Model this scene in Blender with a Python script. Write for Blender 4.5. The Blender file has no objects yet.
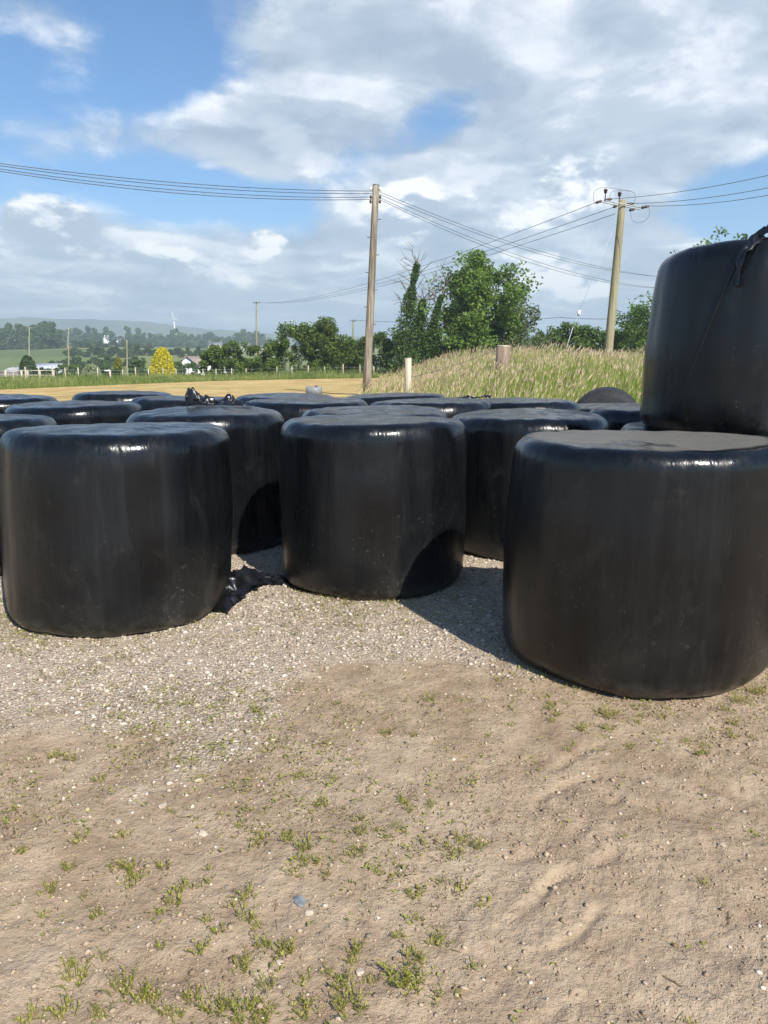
import bpy, math, random
import numpy as np
from mathutils import Vector, Matrix

# ------------------------------------------------------------------ basics
random.seed(7)
RNG = np.random.default_rng(7)
scene = bpy.context.scene
COL = scene.collection
F, PITCH, EYE = 780.0, math.radians(11.03), 1.46
CP, SP = math.cos(PITCH), math.sin(PITCH)


def at(px, py, Y):
    """point of the place that lies Y metres ahead, seen in the photograph at px, py"""
    a, b = (px - 384) / F, (512 - py) / F
    d = (a, CP + b * SP, -SP + b * CP)
    s = Y / d[1]
    return Vector((a * s, Y, EYE + d[2] * s))


def xat(px, Y, z=0.0):
    depth = Y * CP + (EYE - z) * SP
    return (px - 384) / F * depth


def skydir(px, py):
    a, b = (px - 384) / F, (512 - py) / F
    return Vector((a, CP + b * SP, -SP + b * CP)).normalized()


def sstep(a, b, x):
    t = np.clip((x - a) / (b - a), 0, 1)
    return t * t * (3 - 2 * t)


def hash2(ix, iy, seed):
    h = (ix.astype(np.int64) * 374761393 + iy.astype(np.int64) * 668265263 + seed * 974634777) & 0x7FFFFFFF
    h = ((h ^ (h >> 13)) * 1274126177) & 0x7FFFFFFF
    h = h ^ (h >> 16)
    return (h & 0xFFFF) / 65535.0


def vnoise(x, y, seed=0):
    ix, iy = np.floor(x), np.floor(y)
    fx, fy = x - ix, y - iy
    fx, fy = fx * fx * (3 - 2 * fx), fy * fy * (3 - 2 * fy)
    a, b = hash2(ix, iy, seed), hash2(ix + 1, iy, seed)
    c, d = hash2(ix, iy + 1, seed), hash2(ix + 1, iy + 1, seed)
    return (a + (b - a) * fx) * (1 - fy) + (c + (d - c) * fx) * fy


def fbm(x, y, seed=0, octaves=4):
    s, amp, tot = 0, 1.0, 0
    for o in range(octaves):
        s = s + amp * vnoise(x * 2 ** o, y * 2 ** o, seed + o * 17)
        tot += amp
        amp *= 0.5
    return s / tot


def tag(o, label=None, cat=None, group=None, kind=None):
    for k, v in (("label", label), ("category", cat), ("group", group), ("kind", kind)):
        if v:
            o[k] = v
    return o


def empty(name, loc, label, cat, group=None, rz=0.0):
    o = bpy.data.objects.new(name, None)
    o.empty_display_size = 0.2
    COL.objects.link(o)
    o.location = loc
    o.rotation_euler = (0, 0, rz)
    return tag(o, label, cat, group)


def mesh_from(name, verts, faces_flat, sizes, mat, smooth=False, tint=None):
    """fast mesh from numpy arrays; faces_flat = vertex indices, sizes = corners per face"""
    me = bpy.data.meshes.new(name)
    v = np.asarray(verts, np.float32).reshape(-1, 3)
    ff = np.asarray(faces_flat, np.int32).ravel()
    sz = np.asarray(sizes, np.int32).ravel()
    me.vertices.add(len(v))
    me.vertices.foreach_set("co", v.ravel())
    me.loops.add(len(ff))
    me.loops.foreach_set("vertex_index", ff)
    me.polygons.add(len(sz))
    st = np.zeros(len(sz), np.int32)
    st[1:] = np.cumsum(sz)[:-1]
    me.polygons.foreach_set("loop_start", st)
    me.polygons.foreach_set("loop_total", sz)
    if smooth:
        me.polygons.foreach_set("use_smooth", np.ones(len(sz), bool))
    me.update(calc_edges=True)
    me.validate()
    if tint is not None:
        t = np.asarray(tint, np.float32)
        if t.ndim == 1:
            at_ = me.attributes.new("tint", "FLOAT", "POINT")
            at_.data.foreach_set("value", t)
        else:
            at_ = me.attributes.new("tint", "FLOAT_COLOR", "POINT")
            at_.data.foreach_set("color", np.c_[t, np.ones(len(t))].astype(np.float32).ravel())
    if mat:
        me.materials.append(mat)
    return me


def obj(name, me, parent=None, loc=(0, 0, 0), rz=0.0):
    o = bpy.data.objects.new(name, me)
    COL.objects.link(o)
    o.location = loc
    o.rotation_euler = (0, 0, rz)
    if parent:
        o.parent = parent
    return o


class MB:
    """collects boxes, tubes, cards into one mesh"""

    def __init__(s):
        s.v, s.f, s.n, s.t = [], [], 0, []
        s.sz = []

    def add(s, v, faces, tint=None):
        v = np.asarray(v, float).reshape(-1, 3)
        for f in faces:
            s.f.append(np.asarray(f) + s.n)
            s.sz.append(len(f))
        s.v.append(v)
        s.t.append(np.full(len(v), 0.5) if tint is None else np.broadcast_to(np.asarray(tint, float), (len(v),)))
        s.n += len(v)

    def quads(s, v, tint=None):
        """v: (n,4,3)"""
        v = np.asarray(v, float)
        n = len(v)
        idx = np.arange(n * 4).reshape(n, 4) + s.n
        s.f.append(idx.ravel())
        s.sz.extend([4] * n)
        s.v.append(v.reshape(-1, 3))
        s.t.append(np.full(n * 4, 0.5) if tint is None else np.repeat(np.asarray(tint, float), 4))
        s.n += n * 4

    def box(s, c, size, rz=0.0, tint=None, M=None):
        x, y, z = [q / 2 for q in size]
        v = np.array([(-x, -y, -z), (x, -y, -z), (x, y, -z), (-x, y, -z), (-x, -y, z), (x, -y, z), (x, y, z), (-x, y, z)])
        if rz:
            ca, sa = math.cos(rz), math.sin(rz)
            v = v @ np.array([(ca, sa, 0), (-sa, ca, 0), (0, 0, 1)])
        if M is not None:
            v = v @ np.array(M).T
        s.add(v + np.array(c), [(0, 3, 2, 1), (4, 5, 6, 7), (0, 1, 5, 4), (1, 2, 6, 5), (2, 3, 7, 6), (3, 0, 4, 7)], tint)

    def tube(s, pts, radii, seg=8, cap=True, tint=None):
        pts = [np.asarray(p, float) for p in pts]
        if not hasattr(radii, "__len__"):
            radii = [radii] * len(pts)
        rings = []
        ref = None
        for i, p in enumerate(pts):
            d = pts[min(i + 1, len(pts) - 1)] - pts[max(i - 1, 0)]
            d = d / (np.linalg.norm(d) + 1e-9)
            if ref is None:
                ref = np.array((1.0, 0, 0)) if abs(d[0]) < 0.9 else np.array((0, 1.0, 0))
            u = np.cross(d, ref)
            u /= np.linalg.norm(u) + 1e-9
            w = np.cross(d, u)
            ref = np.cross(u, d)
            a = np.linspace(0, 2 * math.pi, seg, endpoint=False)
            rings.append(p + radii[i] * (np.cos(a)[:, None] * u + np.sin(a)[:, None] * w))
        v = np.concatenate(rings)
        fs = []
        for i in range(len(pts) - 1):
            for k in range(seg):
                k2 = (k + 1) % seg
                fs.append((i * seg + k, i * seg + k2, (i + 1) * seg + k2, (i + 1) * seg + k))
        if cap:
            fs.append(tuple(range(seg))[::-1])
            fs.append(tuple((len(pts) - 1) * seg + k for k in range(seg)))
        s.add(v, fs, tint)

    def mesh(s, name, mat, smooth=False):
        return mesh_from(name, np.concatenate(s.v), np.concatenate([np.ravel(f) for f in s.f]), s.sz, mat, smooth, np.concatenate(s.t))

    def build(s, name, mat, parent=None, loc=(0, 0, 0), rz=0.0, smooth=False):
        return obj(name, s.mesh(name, mat, smooth), parent, loc, rz)


# ------------------------------------------------------------------ materials
class NT:
    def __init__(s, name):
        s.m = bpy.data.materials.new(name)
        s.m.use_nodes = True
        s.t = s.m.node_tree
        s.b = s.t.nodes["Principled BSDF"]
        s.out = s.t.nodes["Material Output"]

    def n(s, typ, **kw):
        nd = s.t.nodes.new(typ)
        for k, v in kw.items():
            setattr(nd, k, v)
        return nd

    def l(s, a, b):
        s.t.links.new(a, b)

    def set(s, sock, val):
        if isinstance(val, bpy.types.NodeSocket):
            s.l(val, sock)
        else:
            sock.default_value = val

    def coord(s, kind="Object"):
        return s.n("ShaderNodeTexCoord").outputs[kind]

    def pos(s):
        return s.n("ShaderNodeNewGeometry").outputs["Position"]

    def map(s, vec, scale=(1, 1, 1), loc=(0, 0, 0), rot=(0, 0, 0)):
        m = s.n("ShaderNodeMapping")
        s.l(vec, m.inputs["Vector"])
        m.inputs["Scale"].default_value = scale
        m.inputs["Location"].default_value = loc
        m.inputs["Rotation"].default_value = rot
        return m.outputs[0]

    def noise(s, vec, scale, detail=4, rough=0.55, dist=0.0):
        nd = s.n("ShaderNodeTexNoise")
        s.l(vec, nd.inputs["Vector"])
        nd.inputs["Scale"].default_value = scale
        nd.inputs["Detail"].default_value = detail
        nd.inputs["Roughness"].default_value = rough
        nd.inputs["Distortion"].default_value = dist
        return nd.outputs["Fac"]

    def voro(s, vec, scale, feature="F1", out="Distance"):
        nd = s.n("ShaderNodeTexVoronoi", feature=feature)
        s.l(vec, nd.inputs["Vector"])
        nd.inputs["Scale"].default_value = scale
        return nd.outputs[out]

    def mr(s, v, a, b, c=0.0, d=1.0, smooth=True):
        nd = s.n("ShaderNodeMapRange")
        if smooth:
            nd.interpolation_type = "SMOOTHSTEP"
        s.set(nd.inputs["Value"], v)
        nd.inputs["From Min"].default_value = a
        nd.inputs["From Max"].default_value = b
        nd.inputs["To Min"].default_value = c
        nd.inputs["To Max"].default_value = d
        return nd.outputs[0]

    def math(s, op, a, b=0.0):
        nd = s.n("ShaderNodeMath", operation=op)
        s.set(nd.inputs[0], a)
        s.set(nd.inputs[1], b)
        return nd.outputs[0]

    def mix(s, fac, a, b):
        nd = s.n("ShaderNodeMix", data_type="RGBA")
        s.set(nd.inputs[0], fac)
        for sock, v in ((nd.inputs[6], a), (nd.inputs[7], b)):
            s.set(sock, v if isinstance(v, bpy.types.NodeSocket) else (*v, 1.0))
        return nd.outputs[2]

    def ramp(s, fac, stops):
        nd = s.n("ShaderNodeValToRGB")
        s.l(fac, nd.inputs[0])
        el = nd.color_ramp.elements
        while len(el) < len(stops):
            el.new(0.5)
        for e, (p, c) in zip(el, stops):
            e.position = p
            e.color = (*c, 1)
        return nd.outputs[0]

    def bump(s, h, strength=0.5, dist=0.02, normal=None):
        nd = s.n("ShaderNodeBump")
        s.l(h, nd.inputs["Height"])
        nd.inputs["Strength"].default_value = strength
        nd.inputs["Distance"].default_value = dist
        if normal is not None:
            s.l(normal, nd.inputs["Normal"])
        return nd.outputs[0]

    def attr(s, name="tint", out="Fac"):
        return s.n("ShaderNodeAttribute", attribute_name=name).outputs[out]

    def sep(s, vec):
        nd = s.n("ShaderNodeSeparateXYZ")
        s.l(vec, nd.inputs[0])
        return nd.outputs

    def fin(s, color=None, rough=None, normal=None, spec=None):
        if color is not None:
            s.set(s.b.inputs["Base Color"], color if isinstance(color, bpy.types.NodeSocket) else (*color, 1))
        if rough is not None:
            s.set(s.b.inputs["Roughness"], rough)
        if normal is not None:
            s.l(normal, s.b.inputs["Normal"])
        if spec is not None:
            s.b.inputs["Specular IOR Level"].default_value = spec
        return s.m


def simple(name, c1, c2, scale=6, rough=0.7, bump=0.2, kind="Object", stretch=(1, 1, 1), spec=0.3):
    t = NT(name)
    v = t.map(t.coord(kind), stretch)
    nz = t.noise(v, scale, 5, 0.6)
    col = t.mix(t.mr(nz, 0.3, 0.7), c1, c2)
    return t.fin(col, rough, t.bump(nz, bump, 0.02), spec)


def leafy(name, dark, light, trans=0.35, rough=0.55):
    """foliage: per-leaf tint, some light let through"""
    t = NT(name)
    col = t.mix(t.attr(), dark, light)
    t.fin(col, rough, None, 0.25)
    tr = t.n("ShaderNodeBsdfTranslucent")
    t.l(t.mix(0.35, col, (light[0] * 1.25, light[1] * 1.2, light[2] * 0.6)), tr.inputs["Color"])
    mx = t.n("ShaderNodeMixShader")
    mx.inputs[0].default_value = trans
    t.l(t.b.outputs[0], mx.inputs[1])
    t.l(tr.outputs[0], mx.inputs[2])
    t.l(mx.outputs[0], t.out.inputs["Surface"])
    return t.m


def film_material(dusty=False):
    t = NT("dusty_black_silage_film" if dusty else "black_silage_film")
    co = t.coord("Object")
    info = t.n("ShaderNodeObjectInfo").outputs["Random"]
    off = t.n("ShaderNodeCombineXYZ")
    t.l(t.math("MULTIPLY", info, 37.0), off.inputs[0])
    t.l(t.math("MULTIPLY", info, 19.0), off.inputs[1])
    va = t.n("ShaderNodeVectorMath", operation="ADD")
    t.l(co, va.inputs[0])
    t.l(off.outputs[0], va.inputs[1])
    v = va.outputs[0]
    x, y, z = t.sep(co)
    streak = t.noise(t.map(v, (9, 9, 0.55)), 1.0, 5, 0.6, 0.3)
    fine = t.noise(t.map(v, (38, 38, 2.2)), 1.0, 3, 0.6)
    blot = t.noise(v, 3.2, 4, 0.6)
    spk = t.noise(v, 46, 3, 0.7)
    spk2 = t.noise(v, 120, 2, 0.6)
    # dust and splashed dirt low on the film and lying on the flat top (real dirt with its own shape)
    low = t.mr(z, 0.05, 0.55, 1.0, 0.0)
    splash = t.math("MULTIPLY", t.mr(spk, 0.60, 0.72), t.mr(blot, 0.42, 0.62))
    splash = t.math("MULTIPLY", splash, t.mr(z, 0.15, 0.85, 0.5, 0.03))
    smear = t.math("MULTIPLY", t.mr(t.noise(t.map(v, (4, 4, 2.5)), 1.6, 6, 0.7, 0.6), 0.52, 0.78), 0.11)
    splash = t.math("ADD", splash, smear)
    film_dust = t.math("MULTIPLY", t.mr(streak, 0.48, 0.75), 0.022)
    lowdust = t.math("MULTIPLY", low, t.mr(blot, 0.35, 0.75, 0.0, 0.09))
    contact = t.math("MULTIPLY", t.mr(z, 0.015, 0.13, 1.0, 0.0), t.mr(t.noise(v, 9, 4, 0.65), 0.38, 0.7, 0.0, 0.5))
    lowdust = t.math("ADD", lowdust, contact)
    r2 = t.math("ADD", t.math("MULTIPLY", x, x), t.math("MULTIPLY", y, y))
    topm = t.math("MULTIPLY", t.mr(r2, 0.20, 0.30, 1.0, 0.0), t.mr(z, 0.85, 0.97))
    if dusty:
        topm = t.math("MULTIPLY", t.mr(r2, 0.24, 0.33, 1.0, 0.0), t.mr(z, 0.85, 0.97))
        topd = t.math("MULTIPLY", topm, t.mr(t.noise(v, 2.3, 6, 0.7), 0.36, 0.50, 0.25, 1.6))
    else:
        topd = t.math("MULTIPLY", topm, t.mr(t.noise(v, 2.3, 5, 0.65), 0.44, 0.60, 0.06, 0.62))
    d = t.math("ADD", t.math("ADD", splash, film_dust), t.math("ADD", lowdust, topd))
    d = t.math("MINIMUM", d, 1.0)
    base = t.mix(t.mr(blot, 0.3, 0.7), (0.0026, 0.0032, 0.0042), (0.0050, 0.0056, 0.0064))
    col = t.mix(d, base, (0.125, 0.115, 0.095))
    ang = t.math("ARCTAN2", y, x)
    wrap = t.math("ADD", t.math("MULTIPLY", ang, 3.3), t.math("ADD", t.math("MULTIPLY", z, 0.35), t.math("MULTIPLY", blot, 0.5)))
    wn = t.n("ShaderNodeTexWhiteNoise", noise_dimensions="1D")
    t.l(t.math("ADD", t.math("FLOOR", wrap), t.math("MULTIPLY", info, 50.0)), wn.inputs["W"])
    bandr = wn.outputs["Value"]
    side_m = t.mr(z, 0.93, 1.03, 1.0, 0.0)
    edge = t.math("MULTIPLY", t.math("FRACT", wrap), side_m)
    rough = t.math("ADD", t.math("ADD", t.math("ADD", t.mr(streak, 0.35, 0.65, 0.17, 0.33), t.mr(fine, 0.5, 0.75, 0.0, 0.08)), t.math("MULTIPLY", bandr, t.math("MULTIPLY", side_m, 0.09))), t.math("MULTIPLY", d, 0.35))
    h = t.math("ADD", t.math("MULTIPLY", streak, 1.0), t.math("MULTIPLY", fine, 0.25))
    h = t.math("ADD", h, t.math("MULTIPLY", spk2, 0.03))
    h = t.math("ADD", h, t.math("MULTIPLY", edge, 0.45))
    sh = t.mr(z, 0.80, 1.0)
    h = t.math("ADD", h, t.math("MULTIPLY", sh, t.math("MULTIPLY", t.noise(t.map(v, (26, 26, 5)), 1.0, 3, 0.6), 0.9)))
    nrm = t.bump(h, 0.18, 0.018)
    nrm = t.bump(t.noise(v, 7, 4, 0.55), 0.12, 0.02, nrm)
    diag = t.noise(t.map(v, (5, 5, 2.2), rot=(0.6, 0.5, 0.3)), 1.0, 4, 0.5, 1.2)
    nrm = t.bump(diag, 0.07, 0.03, nrm)
    return t.fin(col, rough, nrm, 0.42)


M = {}
M["film"] = film_material()
M["film_dusty"] = film_material(True)
t = NT("crumpled_black_plastic")
nz = t.noise(t.coord(), 22, 4, 0.6)
M["scrap"] = t.fin((0.007, 0.007, 0.008), 0.30, t.bump(nz, 0.5, 0.01), 0.5)


def wood(name, c1, c2, sc=1.0):
    t = NT(name)
    co = t.coord()
    g = t.noise(t.map(co, (14 * sc, 14 * sc, 0.7 * sc)), 1.0, 6, 0.65, 0.4)
    big = t.noise(t.map(co, (2, 2, 0.5)), 1.0, 3)
    col = t.mix(t.mr(g, 0.3, 0.7), c1, c2)
    col = t.mix(t.mr(big, 0.4, 0.7, 0, 0.5), col, (c1[0] * 0.7, c1[1] * 0.72, c1[2] * 0.65))
    return t.fin(col, 0.85, t.bump(g, 0.6, 0.02), 0.2)


M["pole_brown"] = wood("weathered_brown_pole_wood", (0.085, 0.068, 0.05), (0.42, 0.355, 0.265))
M["pole_pale"] = wood("pale_greenish_pole_wood", (0.22, 0.19, 0.11), (0.37, 0.33, 0.21))
M["post"] = wood("pale_post_wood", (0.33, 0.28, 0.20), (0.58, 0.52, 0.40))
M["stump"] = wood("brown_strainer_wood", (0.13, 0.095, 0.065), (0.30, 0.23, 0.17))
M["bark"] = wood("grey_bark", (0.06, 0.05, 0.038), (0.16, 0.135, 0.10))
M["twig"] = wood("bare_twig_bark", (0.13, 0.11, 0.085), (0.25, 0.21, 0.17))
M["metal_dark"] = simple("dark_galvanised_metal", (0.06, 0.06, 0.065), (0.12, 0.12, 0.125), 20, 0.5)
M["metal_grey"] = simple("galvanised_steel", (0.16, 0.175, 0.19), (0.24, 0.255, 0.27), 9, 0.45, 0.1)
M["insul_dark"] = simple("brown_glazed_ceramic", (0.05, 0.035, 0.03), (0.09, 0.06, 0.05), 8, 0.25, 0.05)
M["insul_white"] = simple("white_glazed_ceramic", (0.72, 0.73, 0.74), (0.8, 0.8, 0.8), 8, 0.25, 0.05)
M["wire"] = simple("grey_wire", (0.05, 0.05, 0.055), (0.09, 0.09, 0.095), 8, 0.6, 0.05)
M["wire_light"] = simple("galvanised_wire", (0.35, 0.36, 0.37), (0.48, 0.48, 0.48), 8, 0.5, 0.05)
M["white_paint"] = simple("white_render", (0.72, 0.72, 0.70), (0.8, 0.8, 0.78), 3, 0.8, 0.1)
M["cream_wall"] = simple("cream_render", (0.30, 0.285, 0.25), (0.40, 0.38, 0.34), 3, 0.85, 0.1)
M["stone_wall"] = simple("rough_stone_wall", (0.25, 0.20, 0.17), (0.42, 0.36, 0.31), 5, 0.9, 0.6)
M["slate"] = simple("grey_slate_roof", (0.13, 0.125, 0.13), (0.21, 0.20, 0.20), 4, 0.7, 0.4)
M["brown_roof"] = simple("brown_tile_roof", (0.20, 0.165, 0.14), (0.30, 0.25, 0.21), 4, 0.8, 0.4)
M["tin"] = simple("pale_sheet_metal_roof", (0.34, 0.37, 0.40), (0.45, 0.47, 0.50), 2, 0.45, 0.1)
M["glass"] = simple("dark_window_glass", (0.02, 0.025, 0.03), (0.04, 0.045, 0.05), 2, 0.1, 0.0, spec=0.5)
M["turbine"] = simple("white_turbine_paint", (0.75, 0.76, 0.77), (0.8, 0.8, 0.8), 2, 0.4, 0.0)

M["ash"] = leafy("ash_leaves", (0.065, 0.125, 0.022), (0.21, 0.315, 0.06))
M["ivy"] = leafy("ivy_leaves", (0.03, 0.065, 0.014), (0.10, 0.175, 0.035), 0.25)
M["hedge"] = leafy("hedge_leaves", (0.05, 0.095, 0.017), (0.165, 0.25, 0.048), 0.3)
M["elder"] = leafy("elder_leaves", (0.06, 0.10, 0.018), (0.165, 0.22, 0.04), 0.35)
M["greygreen"] = leafy("willow_leaves", (0.07, 0.10, 0.045), (0.16, 0.20, 0.09), 0.3)
M["darktree"] = leafy("dark_tree_leaves", (0.026, 0.055, 0.016), (0.075, 0.125, 0.032), 0.2)
M["golden"] = leafy("golden_conifer_leaves", (0.36, 0.33, 0.015), (0.78, 0.68, 0.03), 0.25)
M["olive"] = leafy("olive_conifer_leaves", (0.12, 0.14, 0.02), (0.26, 0.25, 0.035), 0.25)
M["palebush"] = leafy("pale_bush_leaves", (0.20, 0.24, 0.13), (0.36, 0.40, 0.24), 0.3)
M["blossom"] = leafy("cream_elder_blossom", (0.55, 0.53, 0.42), (0.78, 0.76, 0.66), 0.2)
M["weed"] = leafy("weed_leaves", (0.18, 0.18, 0.035), (0.44, 0.44, 0.09), 0.35)


def grass_mat(name, stops):
    t = NT(name)
    col = t.ramp(t.attr(), stops)
    t.fin(col, 0.6, None, 0.2)
    tr = t.n("ShaderNodeBsdfTranslucent")
    t.l(col, tr.inputs["Color"])
    mx = t.n("ShaderNodeMixShader")
    mx.inputs[0].default_value = 0.35
    t.l(t.b.outputs[0], mx.inputs[1])
    t.l(tr.outputs[0], mx.inputs[2])
    t.l(mx.outputs[0], t.out.inputs["Surface"])
    return t.m


M["tallgrass"] = grass_mat("seeding_grass", [(0.0, (0.17, 0.26, 0.04)), (0.35, (0.33, 0.40, 0.075)), (0.6, (0.47, 0.45, 0.16)), (0.8, (0.60, 0.47, 0.29)), (1.0, (0.78, 0.62, 0.44))])
M["verge"] = grass_mat("verge_grass", [(0.0, (0.11, 0.17, 0.035)), (0.5, (0.24, 0.28, 0.075)), (1.0, (0.42, 0.39, 0.18))])


def dirt_material():
    t = NT("dry_dirt_and_gravel")
    p = t.pos()
    big = t.noise(p, 0.7, 5, 0.6)
    mid = t.noise(p, 5, 5, 0.62)
    fine = t.noise(p, 45, 5, 0.65)
    grain = t.noise(p, 240, 3, 0.6)
    gv = t.attr("tint")                    # 1 where gravel lies, 0 bare dirt
    d1 = t.mix(t.mr(mid, 0.3, 0.72), (0.30, 0.214, 0.138), (0.445, 0.338, 0.228))
    d1 = t.mix(t.mr(big, 0.42, 0.68, 0, 0.6), d1, (0.49, 0.388, 0.275))
    d1 = t.mix(t.mr(fine, 0.52, 0.72, 0, 0.55), d1, (0.24, 0.165, 0.108))
    d1 = t.mix(t.mr(grain, 0.6, 0.75, 0, 0.5), d1, (0.50, 0.43, 0.33))
    wv = t.n("ShaderNodeVectorMath", operation="ADD")
    t.l(p, wv.inputs[0])
    wn = t.n("ShaderNodeTexNoise")
    t.l(p, wn.inputs["Vector"]); wn.inputs["Scale"].default_value = 30
    sc = t.n("ShaderNodeVectorMath", operation="SCALE"); t.l(wn.outputs["Color"], sc.inputs[0]); sc.inputs["Scale"].default_value = 0.02
    t.l(sc.outputs[0], wv.inputs[1])
    cells = t.voro(wv.outputs[0], 75, out="Color")
    cdist = t.voro(wv.outputs[0], 75)
    cb = t.sep(cells)[0]
    g1 = t.mix(cb, (0.38, 0.305, 0.22), (0.70, 0.615, 0.49))
    g1 = t.mix(t.mr(cdist, 0.30, 0.62, 0, 0.65), g1, (0.34, 0.27, 0.195))
    mask = t.math("ADD", gv, t.math("MULTIPLY", t.math("SUBTRACT", mid, 0.5), 0.9))
    mask = t.mr(mask, 0.3, 0.7)
    col = t.mix(t.math("MULTIPLY", mask, 0.75), d1, g1)
    h = t.math("ADD", t.math("MULTIPLY", fine, 0.8), t.math("MULTIPLY", grain, 0.25))
    h = t.math("ADD", h, t.math("MULTIPLY", mid, 1.2))
    h = t.math("SUBTRACT", h, t.math("MULTIPLY", t.math("MULTIPLY", cdist, mask), 0.7))
    return t.fin(col, 0.95, t.bump(h, 0.75, 0.022), 0.15)


def stubble_material():
    t = NT("mown_stubble")
    p = t.pos()
    rows = t.noise(t.map(p, (0.45, 0.55, 1), rot=(0, 0, 0.5)), 1.0, 7, 0.72, 0.5)
    fine = t.noise(t.map(p, (1.2, 5, 1)), 1.0, 4, 0.7)
    col = t.mix(t.mr(rows, 0.34, 0.66), (0.33, 0.225, 0.085), (0.58, 0.42, 0.18))
    col = t.mix(t.mr(fine, 0.45, 0.75, 0, 0.5), col, (0.68, 0.53, 0.27))
    gr = t.noise(t.map(p, (0.05, 0.16, 1)), 1.0, 3)
    col = t.mix(t.mr(gr, 0.52, 0.72, 0, 0.35), col, (0.30, 0.31, 0.09))
    return t.fin(col, 0.95, t.bump(fine, 0.6, 0.1), 0.1)


def pasture_material():
    t = NT("pasture")
    p = t.pos()
    n1 = t.noise(p, 0.02, 4, 0.6)
    n2 = t.noise(p, 0.5, 5, 0.65)
    base = t.n("ShaderNodeAttribute", attribute_name="tint").outputs["Color"]
    col = t.mix(t.mr(n2, 0.3, 0.7, 0, 0.4), base, (0.09, 0.105, 0.035))
    return t.fin(col, 0.95, t.bump(n2, 0.5, 0.3), 0.1)


M["dirt"] = dirt_material()
M["stubble"] = stubble_material()
M["pasture"] = pasture_material()
M["hill"] = simple("heathery_hillside", (0.06, 0.08, 0.035), (0.12, 0.13, 0.06), 0.004, 0.95, 0.0)
t = NT("mixed_gravel_stone")
c = t.ramp(t.attr(), [(0.0, (0.16, 0.14, 0.12)), (0.2, (0.32, 0.26, 0.20)), (0.5, (0.47, 0.39, 0.30)), (0.75, (0.56, 0.49, 0.40)), (1.0, (0.60, 0.545, 0.455))])
nz = t.noise(t.pos(), 90, 3, 0.6)
M["gravel"] = t.fin(t.mix(t.mr(nz, 0.4, 0.75, 0, 0.3), c, (0.42, 0.345, 0.26)), 0.9, t.bump(nz, 0.4, 0.004), 0.2)
M["slatestone"] = simple("blue_grey_slate", (0.13, 0.145, 0.16), (0.24, 0.255, 0.27), 30, 0.7, 0.4)
M["palestone"] = simple("pale_buff_stone", (0.37, 0.30, 0.225), (0.52, 0.44, 0.345), 30, 0.9, 0.4)

# ------------------------------------------------------------------ terrain
YK = [-8000, 60, 80, 130, 200, 300, 400, 600, 800, 1000, 1500, 3000, 9000]
ZK = [0, 0, -0.4, -2.6, -3.0, -0.5, 3.0, 8.0, 15.0, 19.0, 18.0, -10, -20]
_yy = np.linspace(-100, 3200, 6601)
_zz = np.interp(_yy, YK, ZK)
_ker = np.hanning(61); _ker /= _ker.sum()
_zs = np.convolve(np.pad(_zz, 30, mode="edge"), _ker, "valid")
_zs = np.where(_yy < 62, 0.0, _zs)

# tyre lug marks pressed in the dirt: (x0,y0,x1,y1,width,depth)
RUTS = []
_rr = random.Random(3)
for k in range(9):
    s = 1.05 + k * 0.27
    cx, cy = 0.50 + 0.10 * k, 1.28 + 0.27 * k
    if k > 5:
        break
    RUTS.append((cx, cy + 0.32, cx - 0.42, cy - 0.02, 0.020, 0.012))
    RUTS.append((cx + 0.06, cy + 0.32, cx + 0.50, cy + 0.02, 0.034, 0.013))
for k in range(5):
    cx, cy = 1.35 + 0.12 * k, 1.75 + 0.33 * k
    RUTS.append((cx - 0.05, cy + 0.22, cx + 0.5, cy, 0.020, 0.011))
for k in range(4):
    RUTS.append((-1.6 + 0.3 * k, 1.5 + 0.22 * k, -1.2 + 0.36 * k, 1.72 + 0.2 * k, 0.07, 0.007))


def yard_detail(x, y):
    r = np.hypot(x, y)
    w = 1 - sstep(9, 14, r)
    h = (fbm(x * 0.7, y * 0.7, 5, 3) - 0.5) * 0.05 + (fbm(x * 3.3, y * 3.3, 9, 4) - 0.5) * 0.014 + (fbm(x * 14, y * 14, 11, 4) - 0.5) * 0.016 + (fbm(x * 45, y * 45, 12, 2) - 0.5) * 0.007
    wob = (fbm(x * 6, y * 6, 21, 3) - 0.5) * 0.10
    for (x0, y0, x1, y1, wd, dp) in RUTS:
        dx, dy = x1 - x0, y1 - y0
        L = math.hypot(dx, dy)
        tt = ((x - x0) * dx + (y - y0) * dy) / L
        nn = ((x - x0) * dy - (y - y0) * dx) / L + wob
        e = sstep(-0.05, 0.05, tt) * (1 - sstep(L - 0.08, L + 0.06, tt))
        br = sstep(0.30, 0.62, fbm(x * 6, y * 6, 77, 3)) * (0.4 + 0.9 * vnoise(x * 11, y * 11, 78))
        h = h + e * br * dp * (-1.1 * np.exp(-(nn / wd) ** 2) + 0.3 * np.exp(-((nn - wd * 1.5) / (wd * 0.7)) ** 2))
    return h * w


def bank(x, y):
    rise = sstep(12.6, 17.5, y) * (1 - sstep(38, 56, y))
    side = sstep(-2.6, 4.6, x)
    return rise * side * (0.50 + 0.05 * np.sin(x * 0.5))


def height(x, y, detail=True):
    x, y = np.asarray(x, float), np.asarray(y, float)
    z = np.interp(y, _yy, _zs)
    far = sstep(90, 260, y)
    z = z + far * (2.5 * np.sin(x * 0.011 + 1.0) * np.cos(y * 0.006) + 1.2 * np.sin(x * 0.03 + y * 0.013))
    z = z - sstep(60, 500, np.abs(x) - 0.42 * y) * far * 6
    z = z + bank(x, y)
    # the field tilts a little: lower to the left
    z = z + sstep(14, 40, y) * (1 - sstep(70, 120, y)) * np.clip((x + 11) * 0.012, -0.15, 0.15)
    if detail:
        z = z + yard_detail(x, y)
    return z


def hz(x, y):
    return float(height(np.array([x]), np.array([y]))[0])


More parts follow.
